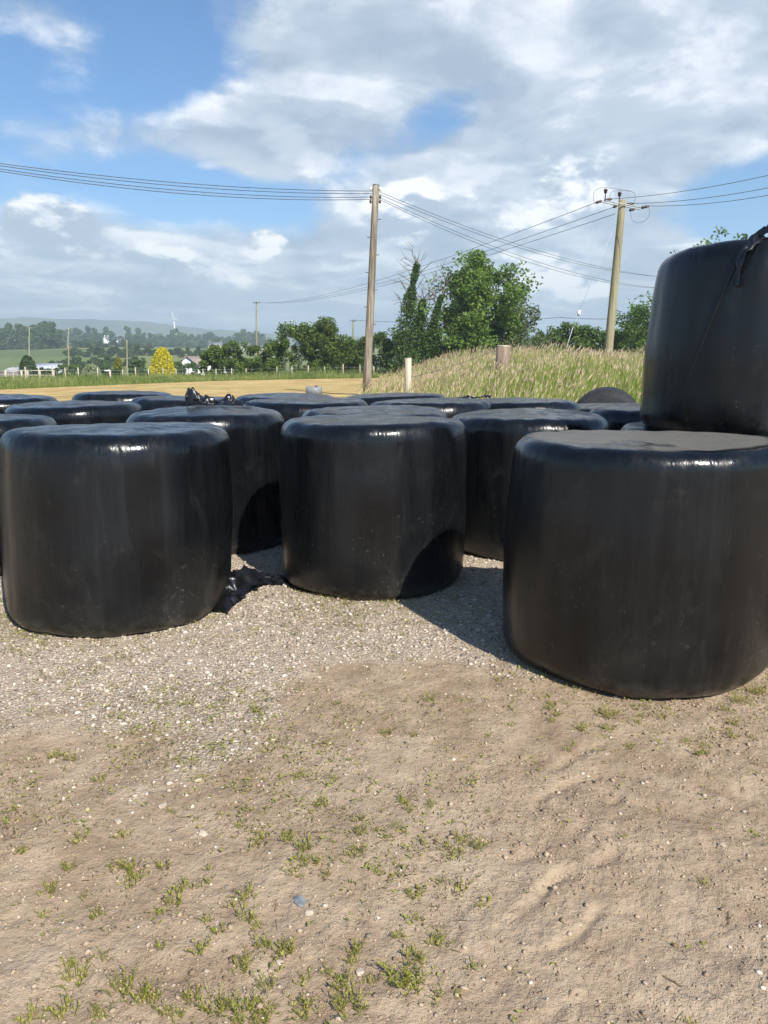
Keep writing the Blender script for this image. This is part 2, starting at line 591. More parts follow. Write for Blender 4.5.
def gravel_mask(x, y):
    wob = (fbm(x * 0.9, y * 0.9, 31, 4) - 0.5) * 2.6
    g = sstep(2.7, 4.4, y + wob - np.clip(x, -0.6, 2.0) * 0.6)
    g = np.maximum(g, 0.75 * sstep(0.3, 1.6, -x - 0.2 + wob * 0.3) * sstep(2.1, 3.6, y + wob))
    return np.clip(g * (0.55 + 0.9 * fbm(x * 2.6, y * 2.6, 35, 3)), 0, 1)


FIELD_FAR = lambda x: np.interp(x, [-60, -22, -12, -3, 10], [36, 41, 57, 60, 60])


def build_terrain():
    fr = np.r_[np.arange(-43, 43.001, 0.17)]
    back = np.arange(46, 315, 4.5)
    ang = np.radians(np.r_[fr, back])
    r = np.r_[0.35 * np.exp(np.arange(0, math.log(7 / 0.35), 0.0075))]
    r = np.r_[r, 7 * np.exp(np.arange(0, math.log(75 / 7), 0.016)), 75 * np.exp(np.arange(0, math.log(7000 / 75) + 0.04, 0.035))]
    A, R = np.meshgrid(ang, r)
    X, Y = R * np.sin(A), R * np.cos(A)
    Z = height(X, Y)
    nr, na = X.shape
    i = np.arange(nr - 1)[:, None] * na
    j = np.arange(na)[None, :]
    j2 = (j + 1) % na
    q = np.stack([i + j, i + j2, i + na + j2, i + na + j], -1).reshape(-1, 4)[:, ::-1]
    V = np.stack([X, Y, Z], -1).reshape(-1, 3)
    # inner cap
    cv = len(V)
    V = np.vstack([V, [[0, 0, hz(0, 0)]]])
    cap = np.array([(cv, (k + 1) % na, k) for k in range(na)])
    C = V[q].mean(1)
    cx, cy = C[:, 0], C[:, 1]
    stub = (cy > 10.6 + 0.10 * np.abs(cx)) & (cy < FIELD_FAR(cx)) & (cx < 1.0 + (cy - 14) * 0.0) & (cx > -70)
    past = (cy >= FIELD_FAR(cx)) | (cy > 12.2) & (cx >= 1.0) | (cx <= -70) | (np.hypot(cx, cy) > 45) & (cy < 30)
    past &= ~stub
    yard = ~(stub | past)

    def sub(name, mask, mat, tintf, caps=False):
        qq = q[mask]
        used, inv = np.unique(qq, return_inverse=True)
        vv = V[used]
        flat = inv.ravel()
        sz = np.full(len(qq), 4)
        if caps:
            remap = {int(u): k for k, u in enumerate(used)}
            extra = []
            vv = np.vstack([vv, V[cv]])
            for (a, b, c_) in cap:
                extra += [len(vv) - 1, remap[int(b)], remap[int(c_)]]
            flat = np.r_[flat, extra]
            sz = np.r_[sz, np.full(len(cap), 3)]
        o = obj(name, mesh_from(name, vv, flat, sz, mat, True, tintf(vv)))
        o["kind"] = "structure"
        return o

    sub("ground", yard, M["dirt"], lambda v: gravel_mask(v[:, 0], v[:, 1]), True)
    sub("stubble_field", stub, M["stubble"], lambda v: np.zeros(len(v)))

    def fields(v):
        x, y = v[:, 0], v[:, 1]
        base = np.array([0.16, 0.19, 0.055]) * np.ones((len(v), 3))
        u, w = x * 0.9 + y * 0.25, y - x * 0.15
        cell = hash2(np.floor(u / 95 + 0.3 * np.sin(w / 160)), np.floor(w / 130), 5)
        pal = np.array([(0.24, 0.245, 0.09), (0.15, 0.19, 0.065), (0.30, 0.28, 0.12), (0.11, 0.15, 0.05), (0.19, 0.22, 0.075)])
        pc = pal[(cell * 4.99).astype(int)]
        k = sstep(130, 200, y)[:, None]
        return base * (1 - k) + pc * k

    sub("pasture", past, M["pasture"], fields)


build_terrain()


def build_hills():
    # far range, five to seven kilometres off
    az = np.radians(np.arange(-60, 60.01, 0.25))
    px = 384 + F * np.tan(az) / CP
    top_py = np.interp(px, [-600, -200, 0, 40, 95, 150, 185, 215, 260, 340, 400, 600, 900, 1500],
                       [326, 324, 323, 322, 322, 323, 327, 331, 334, 336, 338, 341, 339, 336])
    prof = []
    for a, y in zip(az, top_py):
        el = math.atan((512 - y) / F) - PITCH
        prof.append(EYE + 2560 * math.tan(el))
    prof = np.maximum(np.array(prof) + 8 * (fbm(px * 0.03, px * 0 + 3, 3, 4) - 0.5), 10)
    rows = np.linspace(0, 1, 22)
    dist = 1900 + rows * 950
    shape = np.sin(np.clip(rows / 0.7, 0, 1) * math.pi / 2) ** 1.3 * np.where(rows > 0.7, 1 - (rows - 0.7) * 0.8, 1)
    V = []
    for d, s in zip(dist, shape):
        bump_ = 1 + 0.18 * (fbm(az * 20 + d * 0.001, az * 0 + d * 0.003, 8, 4) - 0.5) * (1 if s < 0.99 else 0.2)
        V.append(np.stack([d * np.sin(az), d * np.cos(az), -30 + (prof + 30) * s * bump_], -1))
    V = np.array(V)
    nr, na = V.shape[:2]
    q = np.array([(i * na + j, i * na + j + 1, (i + 1) * na + j + 1, (i + 1) * na + j) for i in range(nr - 1) for j in range(na - 1)])
    o = obj("hills", mesh_from("hills", V.reshape(-1, 3), q, np.full(len(q), 4), M["hill"], True))
    o["kind"] = "structure"


build_hills()


# ------------------------------------------------------------------ gravel, weeds
def stones(pts, sizes, rng, flat=0.6):
    """irregular little stones, 8 to 10 corners each"""
    n = len(pts)
    base = np.array([(0, 0, 1), (0.9, 0.1, 0.25), (0.2, 0.9, 0.3), (-0.85, 0.3, 0.2), (-0.2, -0.9, 0.3), (0.65, -0.55, 0.2),
                     (0.5, 0.45, -0.6), (-0.5, 0.1, -0.6), (0.1, -0.6, -0.6)])
    fs = np.array([(0, 1, 2), (0, 2, 3), (0, 3, 4), (0, 4, 5), (0, 5, 1), (1, 6, 2), (2, 6, 7), (2, 7, 3), (3, 7, 4), (4, 7, 8), (4, 8, 5), (5, 8, 6), (5, 6, 1), (6, 8, 7)])
    v = base[None] * (1 + rng.uniform(-0.28, 0.28, (n, 9, 3)))
    v = v * np.stack([rng.uniform(0.7, 1.3, n), rng.uniform(0.6, 1.0, n), rng.uniform(0.6, 1.0, n) * flat], -1)[:, None]
    a = rng.uniform(0, 2 * math.pi, n)
    ca, sa = np.cos(a)[:, None], np.sin(a)[:, None]
    x, y = v[..., 0] * ca - v[..., 1] * sa, v[..., 0] * sa + v[..., 1] * ca
    v = np.stack([x, y, v[..., 2]], -1) * sizes[:, None, None] + pts[:, None]
    f = (fs[None] + np.arange(n)[:, None, None] * 9)
    return v.reshape(-1, 3), f.reshape(-1), np.full(n * len(fs), 3)


def build_gravel():
    rng = np.random.default_rng(5)
    n = 190000
    a = rng.uniform(-0.62, 0.62, n)
    r = np.sqrt(rng.uniform(1.3 ** 2, 8.5 ** 2, n))
    x, y = r * np.sin(a), r * np.cos(a)
    g = gravel_mask(x, y)
    keep = rng.random(n) < 0.05 + 0.75 * g * (0.2 + 1.1 * fbm(x * 2, y * 2, 51, 3)) * (1 - sstep(5.5, 9.5, r))
    x, y, g = x[keep], y[keep], g[keep]
    n = len(x)
    sz = np.clip(rng.lognormal(math.log(0.0058), 0.55, n), 0.003, 0.019) * np.where(g > 0.35, 1.0, 0.6)
    z = height(x, y) + sz * 0.12
    v, f, s = stones(np.stack([x, y, z], -1), sz, rng)
    tint = np.repeat(np.clip(rng.normal(0.45, 0.32, n), 0, 1), 9)
    o = obj("gravel", mesh_from("gravel", v, f, s, M["gravel"], False, tint))
    tag(o, "loose pale gravel scattered over the bare yard", "gravel", None, "stuff")


build_gravel()


def build_crumbs():
    """crumbs and small clods of the dry soil itself"""
    rng = np.random.default_rng(6)
    n = 90000
    a = rng.uniform(-0.62, 0.62, n)
    r = np.sqrt(rng.uniform(1.25 ** 2, 5.0 ** 2, n))
    x, y = r * np.sin(a), r * np.cos(a)
    keep = rng.random(n) < (1 - 0.7 * gravel_mask(x, y)) * np.clip(2.2 * fbm(x * 1.7, y * 1.7, 57, 4) - 0.55, 0.1, 1)
    x, y = x[keep], y[keep]
    n = len(x)
    sz = np.clip(rng.lognormal(math.log(0.0026), 0.55, n), 0.0013, 0.013)
    v, f, s = stones(np.stack([x, y, height(x, y) + sz * 0.2], -1), sz, rng, 0.75)
    o = obj("soil_crumbs", mesh_from("soil_crumbs", v, f, s, M["crumb"], False, np.repeat(rng.random(n), 9)))
    tag(o, "dry crumbs and clods of soil lying on the dirt", "soil", None, "stuff")


t = NT("dry_soil_crumb")
M["crumb"] = t.fin(t.mix(t.attr(), (0.20, 0.14, 0.09), (0.47, 0.365, 0.26)), 0.95, None, 0.1)
build_crumbs()


def leafcards(c, size, rng, up=0.35, aspect=0.55):
    """leaf-shaped quads (diamond with bent tip), c: (n,3)"""
    n = len(c)
    d = rng.normal(size=(n, 3))
    d[:, 2] = d[:, 2] * 0.7 + up * rng.random(n)
    d /= np.linalg.norm(d, axis=1)[:, None]
    e = np.cross(d, rng.normal(size=(n, 3)))
    e /= np.linalg.norm(e, axis=1)[:, None]
    s = size[:, None] if hasattr(size, "__len__") else size
    return np.stack([c - d * s * 0.5, c + e * s * aspect * 0.5, c + d * s * 0.5, c - e * s * aspect * 0.5], 1)


def weed_mesh(seed, r, nst, h, dry=0.0):
    rng = np.random.default_rng(seed)
    mb = MB()
    quads, tints = [], []
    for k in range(nst):
        a = rng.uniform(0, 2 * math.pi)
        rad = r * math.sqrt(rng.random())
        b = np.array([math.cos(a), math.sin(a), 0]) * rad * 0.35
        lean = np.array([math.cos(a), math.sin(a), 0]) * rng.uniform(0.2, 1.0)
        hh = h * rng.uniform(0.45, 1.1)
        tip = b + lean * rad * 0.9 + np.array([0, 0, hh])
        mid = (b + tip) / 2 + np.array([0, 0, hh * 0.15])
        mb.tube([b - np.array([0, 0, 0.01]), mid, tip], [0.0012, 0.001, 0.0006], 3, False, 0.25)
        m = int(rng.integers(5, 11))
        for q in range(m):
            u = (q + 0.8) / m
            p = (1 - u) ** 2 * b + 2 * u * (1 - u) * mid + u * u * tip
            ln = rng.uniform(0.008, 0.017) * (1.15 - 0.4 * u)
            dd = rng.normal(size=3); dd[2] = abs(dd[2]) * 0.6
            dd /= np.linalg.norm(dd)
            side = np.cross(dd, (0, 0, 1.0)); side /= np.linalg.norm(side) + 1e-6
            w = ln * 0.36
            quads.append([p, p + dd * ln * 0.5 + side * w * 0.5, p + dd * ln, p + dd * ln * 0.5 - side * w * 0.5])
            tints.append(np.clip(rng.normal(0.5, 0.28), 0, 1))
    mb.quads(np.array(quads), np.array(tints))
    return mb.mesh("weed", M["weed"])


weed_protos = [weed_mesh(100 + k, r, n, h) for k, (r, n, h) in enumerate([(0.055, 9, 0.024), (0.075, 12, 0.030), (0.045, 7, 0.020), (0.09, 17, 0.034)])]
# clearly separate weed clumps, where the photograph shows them: (px, py, proto, scale)
WEEDS = [(183, 884, 1, 1.0), (306, 846, 3, 1.0), (312, 862, 1, 1.0), (404, 800, 1, .9), (472, 782, 2, 1.1), (207, 915, 2, .9), (122, 982, 3, 1.0),
         (75, 970, 3, .9), (152, 990, 1, 1.0), (192, 988, 1, .9), (243, 1008, 3, .9), (350, 1002, 3, 1.1), (402, 972, 3, 1.25), (412, 980, 1, 1.2), (414, 952, 1, .9),
         (355, 945, 1, .8), (284, 948, 2, 1.0), (300, 998, 2, 1.0), (436, 934, 2, .9), (416, 912, 2, .8), (362, 834, 1, .9), (360, 818, 2, .9),
         (358, 852, 1, .8), (335, 778, 2, .8), (387, 838, 2, .8), (488, 808, 2, .6), (624, 836, 2, .7), (611, 712, 3, .95), (608, 724, 1, .9), (580, 725, 1, .8),
         (552, 718, 1, .7), (630, 742, 3, .7), (740, 698, 3, 1.2), (756, 690, 3, 1.0), (725, 706, 1, .9), (30, 1012, 1, .9), (100, 1006, 1, .9), (246, 952, 2, .8), (160, 905, 2, .8), (130, 880, 2, .8), (378, 870, 2, .8), (440, 878, 2, .7),
         (64, 1004, 1, 1.0), (214, 1000, 3, .8), (326, 872, 2, .9), (480, 900, 2, .7), (705, 880, 2, .7), (690, 1010, 2, .7), (262, 1016, 1, .8), (448, 846, 2, .7)]


_wr = random.Random(12)
for _k in range(110):
    _px, _py = _wr.uniform(10, 480), _wr.uniform(690, 1010)
    if _wr.random() < 0.25:
        _px, _py = _wr.uniform(480, 760), _wr.uniform(700, 760)
    WEEDS.append((_px, _py, _wr.choice((0, 2, 2, 1)), _wr.uniform(0.55, 1.1)))


def ground_at(px, py):
    Y = EYE / math.tan(PITCH - math.atan((512 - py) / F))
    return (px - 384) / F * (Y * CP + EYE * SP), Y


for k, (px, py, pr, sc) in enumerate(WEEDS):
    x, y = ground_at(px, py + 4)
    o = obj("weed", weed_protos[pr], None, (x, y, hz(x, y)), random.uniform(0, 6.28))
    sc *= 0.95
    o.scale = (sc * random.uniform(.6, .95), sc * random.uniform(.6, .95), sc * random.uniform(1.0, 1.6))
    tag(o, "small green weed clump growing out of the dry dirt", "weed", "weeds growing in the bare dirt")


def build_ground_cover():
    rng = np.random.default_rng(15)
    n = 19000
    a = rng.uniform(-0.6, 0.6, n)
    r = np.sqrt(rng.uniform(1.3 ** 2, 5.2 ** 2, n))
    x, y = r * np.sin(a), r * np.cos(a)
    px = 384 + F * x / (y * CP + EYE * SP)
    dens = sstep(0.40, 0.70, fbm(x * 1.3, y * 1.3, 61, 3)) * (1 - 0.85 * sstep(0.1, 0.5, x)) + 0.05
    dens = np.where((x > 0.5) & (y > 2.7) & (y < 3.5), 0.25, dens)
    keep = rng.random(n) < dens * 0.8
    x, y = x[keep], y[keep]
    for bx_, by_, br_, m_ in ((-1.565, 4.49, .60, 130), (-0.065, 5.17, .58, 90), (1.285, 3.735, .60, 170)):
        aa = rng.uniform(math.pi, 2 * math.pi, m_)
        rr_ = br_ + np.abs(rng.normal(0, .05, m_))
        x, y = np.r_[x, bx_ + rr_ * np.cos(aa)], np.r_[y, by_ + rr_ * np.sin(aa)]
    z = height(x, y)
    mb = MB()
    Q, T = [], []
    for i in range(len(x)):
        m = int(rng.integers(4, 10))
        c = np.array((x[i], y[i], z[i]))
        sp = rng.uniform(0.008, 0.04)
        dry = rng.random() < 0.62
        for q in range(m):
            p = c + np.array([rng.normal() * sp, rng.normal() * sp, rng.uniform(0.001, 0.012)])
            dd = rng.normal(size=3); dd[2] = abs(dd[2]) * 0.7
            dd /= np.linalg.norm(dd)
            side = np.cross(dd, rng.normal(size=3)); side /= np.linalg.norm(side) + 1e-6
            ln = rng.uniform(0.007, 0.019)
            w = ln * (0.14 if dry else 0.4)
            Q.append([p, p + dd * ln * 0.5 + side * w * 0.5, p + dd * ln, p + dd * ln * 0.5 - side * w * 0.5])
            T.append(rng.uniform(0.0, 0.25) if dry else rng.uniform(0.4, 0.86))
    # broken straw and dead stems lying about
    for i in range(420):
        a_, r_ = rng.uniform(-0.55, 0.55), math.sqrt(rng.uniform(1.4 ** 2, 4.6 ** 2))
        px_, py_ = r_ * math.sin(a_), r_ * math.cos(a_)
        th = rng.uniform(0, 6.28)
        ln = rng.uniform(0.012, 0.05)
        d_ = np.array((math.cos(th), math.sin(th), rng.uniform(-.08, .25)))
        sd_ = np.array((-math.sin(th), math.cos(th), 0)) * rng.uniform(.0006, .0013)
        p_ = np.array((px_, py_, hz(px_, py_) + 0.003))
        Q.append([p_ - sd_, p_ + sd_, p_ + d_ * ln + sd_, p_ + d_ * ln - sd_])
        T.append(1.0 if rng.random() < .6 else 0.15)
    mb.quads(np.array(Q), np.array(T))
    o = mb.build("ground_cover", M["cover"])
    tag(o, "tiny green and withered weed seedlings dotting the dirt", "weeds", None, "stuff")


M["cover"] = grass_mat("seedling_leaves", [(0.0, (0.10, 0.06, 0.03)), (0.3, (0.19, 0.14, 0.055)), (0.45, (0.22, 0.22, 0.05)), (0.88, (0.36, 0.38, 0.08)), (0.97, (0.50, 0.41, 0.25))])
build_ground_cover()


def one_stone(name, px, py, size, flat, mat, label, group, seed):
    rng = np.random.default_rng(seed)
    x, y = ground_at(px, py)
    n = 26
    p = rng.normal(size=(n, 3)); p /= np.linalg.norm(p, axis=1)[:, None]
    import bmesh
    bm = bmesh.new()
    for q in p:
        k = 1 + rng.uniform(-.18, .18)
        bm.verts.new((q[0] * size * k, q[1] * size * 0.75 * k, q[2] * size * flat * k))
    bmesh.ops.convex_hull(bm, input=bm.verts)
    for v in [v for v in bm.verts if not v.link_faces]:
        bm.verts.remove(v)
    bmesh.ops.bevel(bm, geom=list(bm.edges), offset=size * 0.04, segments=1, affect="EDGES")
    me = bpy.data.meshes.new(name); bm.to_mesh(me); bm.free()
    me.materials.append(M[mat])
    o = obj(name, me, None, (x, y, hz(x, y) + size * flat * 0.35), rng.uniform(0, 6))
    tag(o, label, "stone", group)


one_stone("slate_stone", 300, 901, 0.024, 0.28, "slatestone", "flat blue-grey slate chip lying alone in the dirt", None, 1)
STG = "pale stones lying on the dirt"
for k, (px, py, s) in enumerate([(198, 781, .016), (163, 806, .017), (118, 821, .017), (203, 832, .019), (309, 913, .013), (263, 825, .012), (158, 738, .016), (122, 738, .014),
                                 (52, 760, .016), (20, 805, .014), (349, 752, .012), (316, 744, .013), (233, 694, .018), (318, 680, .02), (327, 671, .018), (280, 960, .012), (722, 845, .012), (607, 752, .012), (655, 741, .013), (360, 968, .014)]):
    one_stone("pale_stone", px, py, s, 0.5, "palestone", "small pale buff stone lying on the bare dirt", STG, 20 + k)


# ------------------------------------------------------------------ silage bales
def bale_mesh(seed, R=0.62, H=1.1, rt=0.115, rb=0.11, bulge=0.028, taper=0.0, dome=0.02, lump=1.0, na=160):
    rng = np.random.default_rng(seed)
    # profile from base centre, up the side, to the top centre
    P = []
    for u in np.linspace(0.0, 1, 6)[:-1]:
        P.append((u * (R - rb) * 0.98, 0.0))
    for a in np.linspace(0, math.pi / 2, 9):
        P.append((R - rb + rb * math.sin(a), rb - rb * math.cos(a)))
    for u in np.linspace(0, 1, 26)[1:-1]:
        P.append((R, rb + u * (H - rb - rt)))
    for a in np.linspace(0, math.pi / 2, 14):
        ex = 0.85
        P.append((R - rt + rt * math.cos(a) ** ex, H - rt + rt * math.sin(a) ** ex))
    for u in np.linspace(1, 0.0, 14)[1:-1]:
        P.append((u * (R - rt), H + dome * (1 - u * u)))
    P = np.array(P)
    th = np.linspace(0, 2 * math.pi, na, endpoint=False)
    rr, T = np.meshgrid(P[:, 0], th, indexing="ij")
    zz = np.repeat(P[:, 1][:, None], na, 1)
    ph = rng.uniform(0, 2 * math.pi, 40)
    side = np.sin(np.clip(zz / H, 0, 1) * math.pi)
    k = rr / R
    lo = (0.010 * np.sin(2 * T + ph[0]) + 0.004 * np.sin(3 * T + ph[1]) + 0.003 * np.sin(5 * T + ph[2] + zz * 1.5)) * lump
    # long soft vertical creases from the wrapped film
    cre = 0
    for i in range(7):
        f = rng.integers(6, 26)
        cre = cre + 0.0011 * np.sin(f * T + ph[3 + i] + zz * rng.uniform(-2, 2)) * (0.5 + 0.5 * np.sin(zz * rng.uniform(2, 6) + ph[12 + i]))
    band = 0.004 * np.sin(zz * 14 + 2 * np.sin(T + ph[20]) + ph[21])
    r2 = rr * (1 + bulge * (side - 0.35) - taper * (zz / H)) * (1 + lo) + (cre * lump + band * 0.5) * np.clip(k * 1.2, 0, 1)
    # top: radial pleats and shallow dips
    top = sstep(H - rt * 1.1, H, zz)
    zz2 = zz.copy()
    pl = 0
    for i in range(6):
        f = rng.integers(5, 21)
        pl = pl + 0.0010 * np.sin(f * T + ph[22 + i] + k * rng.uniform(-3, 3))
    zz2 += top * (pl * sstep(0.1, 0.6, k) + rng.uniform(0.004, 0.018) * np.sin(T + ph[30]) * k + 0.007 * np.sin(2 * T + ph[31]) * k - 0.005 * np.exp(-((k - 0.55) / 0.15) ** 2) * (0.6 + 0.4 * np.sin(3 * T + ph[32])))
    # sag: the foot spreads and wavers on the ground
    foot = 1 - sstep(0.0, 0.22, zz)
    r2 *= 1 + foot * 0.02 * np.sin(4 * T + ph[33])
    zz2 += foot * k * 0.006 * np.sin(7 * T + ph[34])
    X, Y = r2 * np.cos(T), r2 * np.sin(T)
    lean = rng.uniform(-0.03, 0.03, 2) * lump
    X += lean[0] * zz / H
    Y += lean[1] * zz / H
    X += 0.012 * lump * np.sin(zz / H * 2.2 + ph[35])
    Y += 0.012 * lump * np.sin(zz / H * 2.0 + ph[36])
    V = np.stack([X, Y, zz2], -1)
    npr = len(P)
    V = V.reshape(-1, 3)
    base_i = np.arange(npr - 1)[1:, None] * na
    j = np.arange(na)[None]
    j2 = (j + 1) % na
    q = np.stack([base_i + j, base_i + j2, base_i + na + j2, base_i + na + j], -1).reshape(-1, 4)
    c0, c1 = len(V), len(V) + 1
    V = np.vstack([V, [[0, 0, 0]], [[0, 0, H + dome - 0.0]]])
    capb = np.array([(c0, na + (k2 + 1) % na, na + k2) for k2 in range(na)])
    capt = np.array([(c1, (npr - 1) * na + k2, (npr - 1) * na + (k2 + 1) % na) for k2 in range(na)])
    flat = np.r_[q.ravel(), capb.ravel(), capt.ravel()]
    sz = np.r_[np.full(len(q), 4), np.full(len(capb) + len(capt), 3)]
    return mesh_from("silage_bale", V, flat, sz, M["film"], True)


def crumple_strip(name, path, width, seed, parent=None, amp=0.035, nu=60, nv=14, loc=(0, 0, 0), mat="scrap", taper=0.5, env=None):
    """crumpled film: a ribbon along path that is folded, pleated and pinched"""
    rng = np.random.default_rng(seed)
    path = np.array(path, float)
    L = np.r_[0, np.cumsum(np.linalg.norm(np.diff(path, axis=0), axis=1))]
    u = np.linspace(0, L[-1], nu)
    C = np.stack([np.interp(u, L, path[:, k]) for k in range(3)], -1)
    D = np.gradient(C, axis=0)
    D /= np.linalg.norm(D, axis=1)[:, None] + 1e-9
    S = np.cross(D, np.array([0, 0, 1.0]))
    S /= np.linalg.norm(S, axis=1)[:, None] + 1e-6
    N = np.cross(S, D)
    v = np.linspace(-1, 1, nv)
    U, Vv = np.meshgrid(np.linspace(0, 1, nu), v, indexing="ij")
    w = width * (1 - taper * U) * (0.65 + 0.7 * fbm(U * 6, Vv * 0 + seed, seed, 2))
    n1 = fbm(U * 5 + seed, Vv * 1.3, seed + 3, 2) - 0.5
    n2 = fbm(U * 13, Vv * 2.6 + seed, seed + 7, 4) - 0.5
    n3 = fbm(U * 7, Vv * 2 - seed, seed + 11, 3) - 0.5
    env = 1.0 if env is None else np.interp(U, *env)
    edge = 1 - 0.6 * np.abs(Vv) ** 2
    up = env * edge * (np.abs(n1) * 3.4 * amp + np.abs(n2) * 1.5 * amp + amp * 0.15)
    pos = C[:, None] + S[:, None] * (Vv * w + n3 * width * 0.9)[..., None] + N[:, None] * up[..., None] + D[:, None] * (n2 * width * 0.35)[..., None]
    for _ in range(1):
        pos[1:-1, 1:-1] = (pos[1:-1, 1:-1] * 2 + pos[:-2, 1:-1] + pos[2:, 1:-1] + pos[1:-1, :-2] + pos[1:-1, 2:]) / 6
    V = pos.reshape(-1, 3)
    q = np.array([(i * nv + j, (i + 1) * nv + j, (i + 1) * nv + j + 1, i * nv + j + 1) for i in range(nu - 1) for j in range(nv - 1)])
    return obj(name, mesh_from(name, V, q, np.full(len(q), 4), M[mat], True), parent, loc)


# name -> x, y, base z, seed, mesh parameters, label
BALES = {
    "front_left": (-1.565, 4.49, 0, 1, dict(R=0.635, H=1.07, rt=0.105, dome=0.012), "black wrapped bale at the front on the left, with crumpled film at its right foot"),
    "centre": (-0.07, 5.15, 0, 2, dict(R=0.615, H=1.08, rt=0.10, dome=0.012), "black wrapped bale standing alone in the middle, a curved shadow on its lower right"),
    "front_right": (1.25, 3.735, 0, 3, dict(R=0.635, H=1.10, bulge=0.05, rt=0.085, dome=0.0), "largest looking black bale at the front right, dusty buff patch on its flat top"),
    "second_left": (-1.40, 6.32, 0, 4, dict(R=0.625, H=1.08), "black bale behind the front left one, with crumpled film lying on its top"),
    "second_right": (1.13, 6.12, 0, 5, dict(R=0.625, H=1.07), "black bale between the middle bale and the front right bale, set further back"),
    "edge_left": (-3.02, 5.55, 0, 6, dict(R=0.63, H=1.06, rt=0.11), "black bale cut off by the left edge behind the front left bale"),
    "row_left": (-3.12, 7.90, 0, 7, dict(R=0.66, H=1.04, rt=0.11), "low topped black bale at the far left against the stubble field"),
    "row_outer_left": (-4.50, 7.80, 0, 20, dict(R=0.63, H=1.04), "black bale whose top just enters at the left edge, furthest out of the rows"),
    "row_rear_left": (-4.45, 9.10, 0, 21, dict(R=0.63, H=1.06), "black bale in the rearmost row nearest the left edge, behind the low topped bale"),
    "row_rear_gap": (-3.25, 9.90, 0, 22, dict(R=0.63, H=1.07), "black bale in the rearmost row, showing between the low topped bale and the crumpled film"),
    "row_left_back": (-2.27, 9.0, 0, 8, dict(R=0.62, H=1.06, rt=0.15), "black bale behind the crumpled film, its top against the stubble field"),
    "row_mid_left": (-0.80, 7.85, 0, 9, dict(R=0.63, H=1.09), "black bale behind the gap left of the middle bale, bright glint on its rim"),
    "row_mid": (-0.08, 6.58, 0, 10, dict(R=0.63, H=1.06), "black bale directly behind the middle bale, only its top showing"),
    "row_mid_back": (0.42, 7.85, 0, 11, dict(R=0.63, H=1.07), "black bale two rows behind the middle bale, slightly to its right"),
    "row_back": (0.15, 9.30, 0, 12, dict(R=0.62, H=1.08), "black bale in the rearmost row, just left of the scrap of film"),
    "row_back_left": (-1.15, 9.30, 0, 19, dict(R=0.62, H=1.06), "rearmost black bale in front of the distant grey trough"),
    "row_back_right": (1.42, 8.30, 0, 13, dict(R=0.62, H=1.05), "black bale in the back rows with a small scrap of film on top"),
    "row_far_right": (2.62, 8.95, 0, 14, dict(R=0.62, H=0.96), "black bale in the back rows right before the rounded dark mound"),
    "row_shaded": (2.42, 6.85, 0, 15, dict(R=0.62, H=1.06), "black bale in shade just left of the stacked bale's foot"),
    "under_stack": (2.22, 5.32, 0, 16, dict(R=0.62, H=1.045, rt=0.12), "lower black bale that carries the stacked bale, behind the front right bale"),
    "edge_right": (2.51, 4.03, 0, 18, dict(R=0.62, H=1.03), "black bale at the right edge tucked behind the front right bale"),
}
GB = "black plastic wrapped silage bales in the yard"
bale_of = {}
for k, (x, y, z, sd, prm, lab) in BALES.items():
    o = obj("silage_bale", bale_mesh(sd, **prm), None, (x, y, hz(x, y) - 0.012 + z), random.uniform(0, 6.28))
    tag(o, lab, "bale", GB)
    bale_of[k] = o
    if k in ("front_right", "under_stack"):
        o.data.materials[0] = M["film_dusty"]
# the stacked one, film seam and loose tail are its parts
bx, by, bz = 2.33, 5.02, 1.02
sb = obj("silage_bale", bale_mesh(17, R=0.665, H=1.10, taper=0.10, rt=0.12, rb=0.11, dome=0.02, bulge=0.03), None, (bx, by, bz), 0.0)
tag(sb, "black bale stacked on the lower bales at the right, film tail on top", "bale", GB)
# dark rounded mound: a small bale lying on its side beside the tall grass
p = at(601, 405, 12.0)
mo = obj("round_bale", bale_mesh(23, R=0.54, H=0.9, rt=0.16, rb=0.16, bulge=0.0, lump=0.5), None, (p.x, 11.7, 0.50), 0)
mo.data.materials[0] = simple("dull_black_netting", (0.018, 0.018, 0.02), (0.035, 0.035, 0.036), 30, 0.75, 0.3)
mo.rotation_euler = (math.radians(-90), 0, math.radians(-16))
tag(mo, "dull black round bale lying on its side, a rounded hump before the tall grass", "bale")


def surf_dir(px, py, ctr, r):
    """front point of an upright cylinder under this line of sight (used to lay the seam on the film)"""
    a, b = (px - 384) / F, (512 - py) / F
    d = Vector((a, CP + b * SP, -SP + b * CP))
    A = d.x ** 2 + d.y ** 2
    B = -2 * (d.x * ctr[0] + d.y * ctr[1])
    Cc = ctr[0] ** 2 + ctr[1] ** 2 - r * r
    disc = max(B * B - 4 * A * Cc, 0)
    s = (-B - math.sqrt(disc)) / (2 * A)
    return Vector((d.x * s, d.y * s, EYE + d.z * s))


# raised film seam down the side of the stacked bale (follows its surface)
dg = bpy.context.evaluated_depsgraph_get()
dg.update()


def onto(o, ang, zl, off=0.004):
    """point on bale o at angle ang (its own axes) and height zl, by ray"""
    dirv = Vector((math.cos(ang), math.sin(ang), 0))
    ok, hit, nrm, _ = o.ray_cast(dirv * 2 + Vector((0, 0, zl)), -dirv)
    return (hit + nrm * off) if ok else dirv * 0.62 + Vector((0, 0, zl))


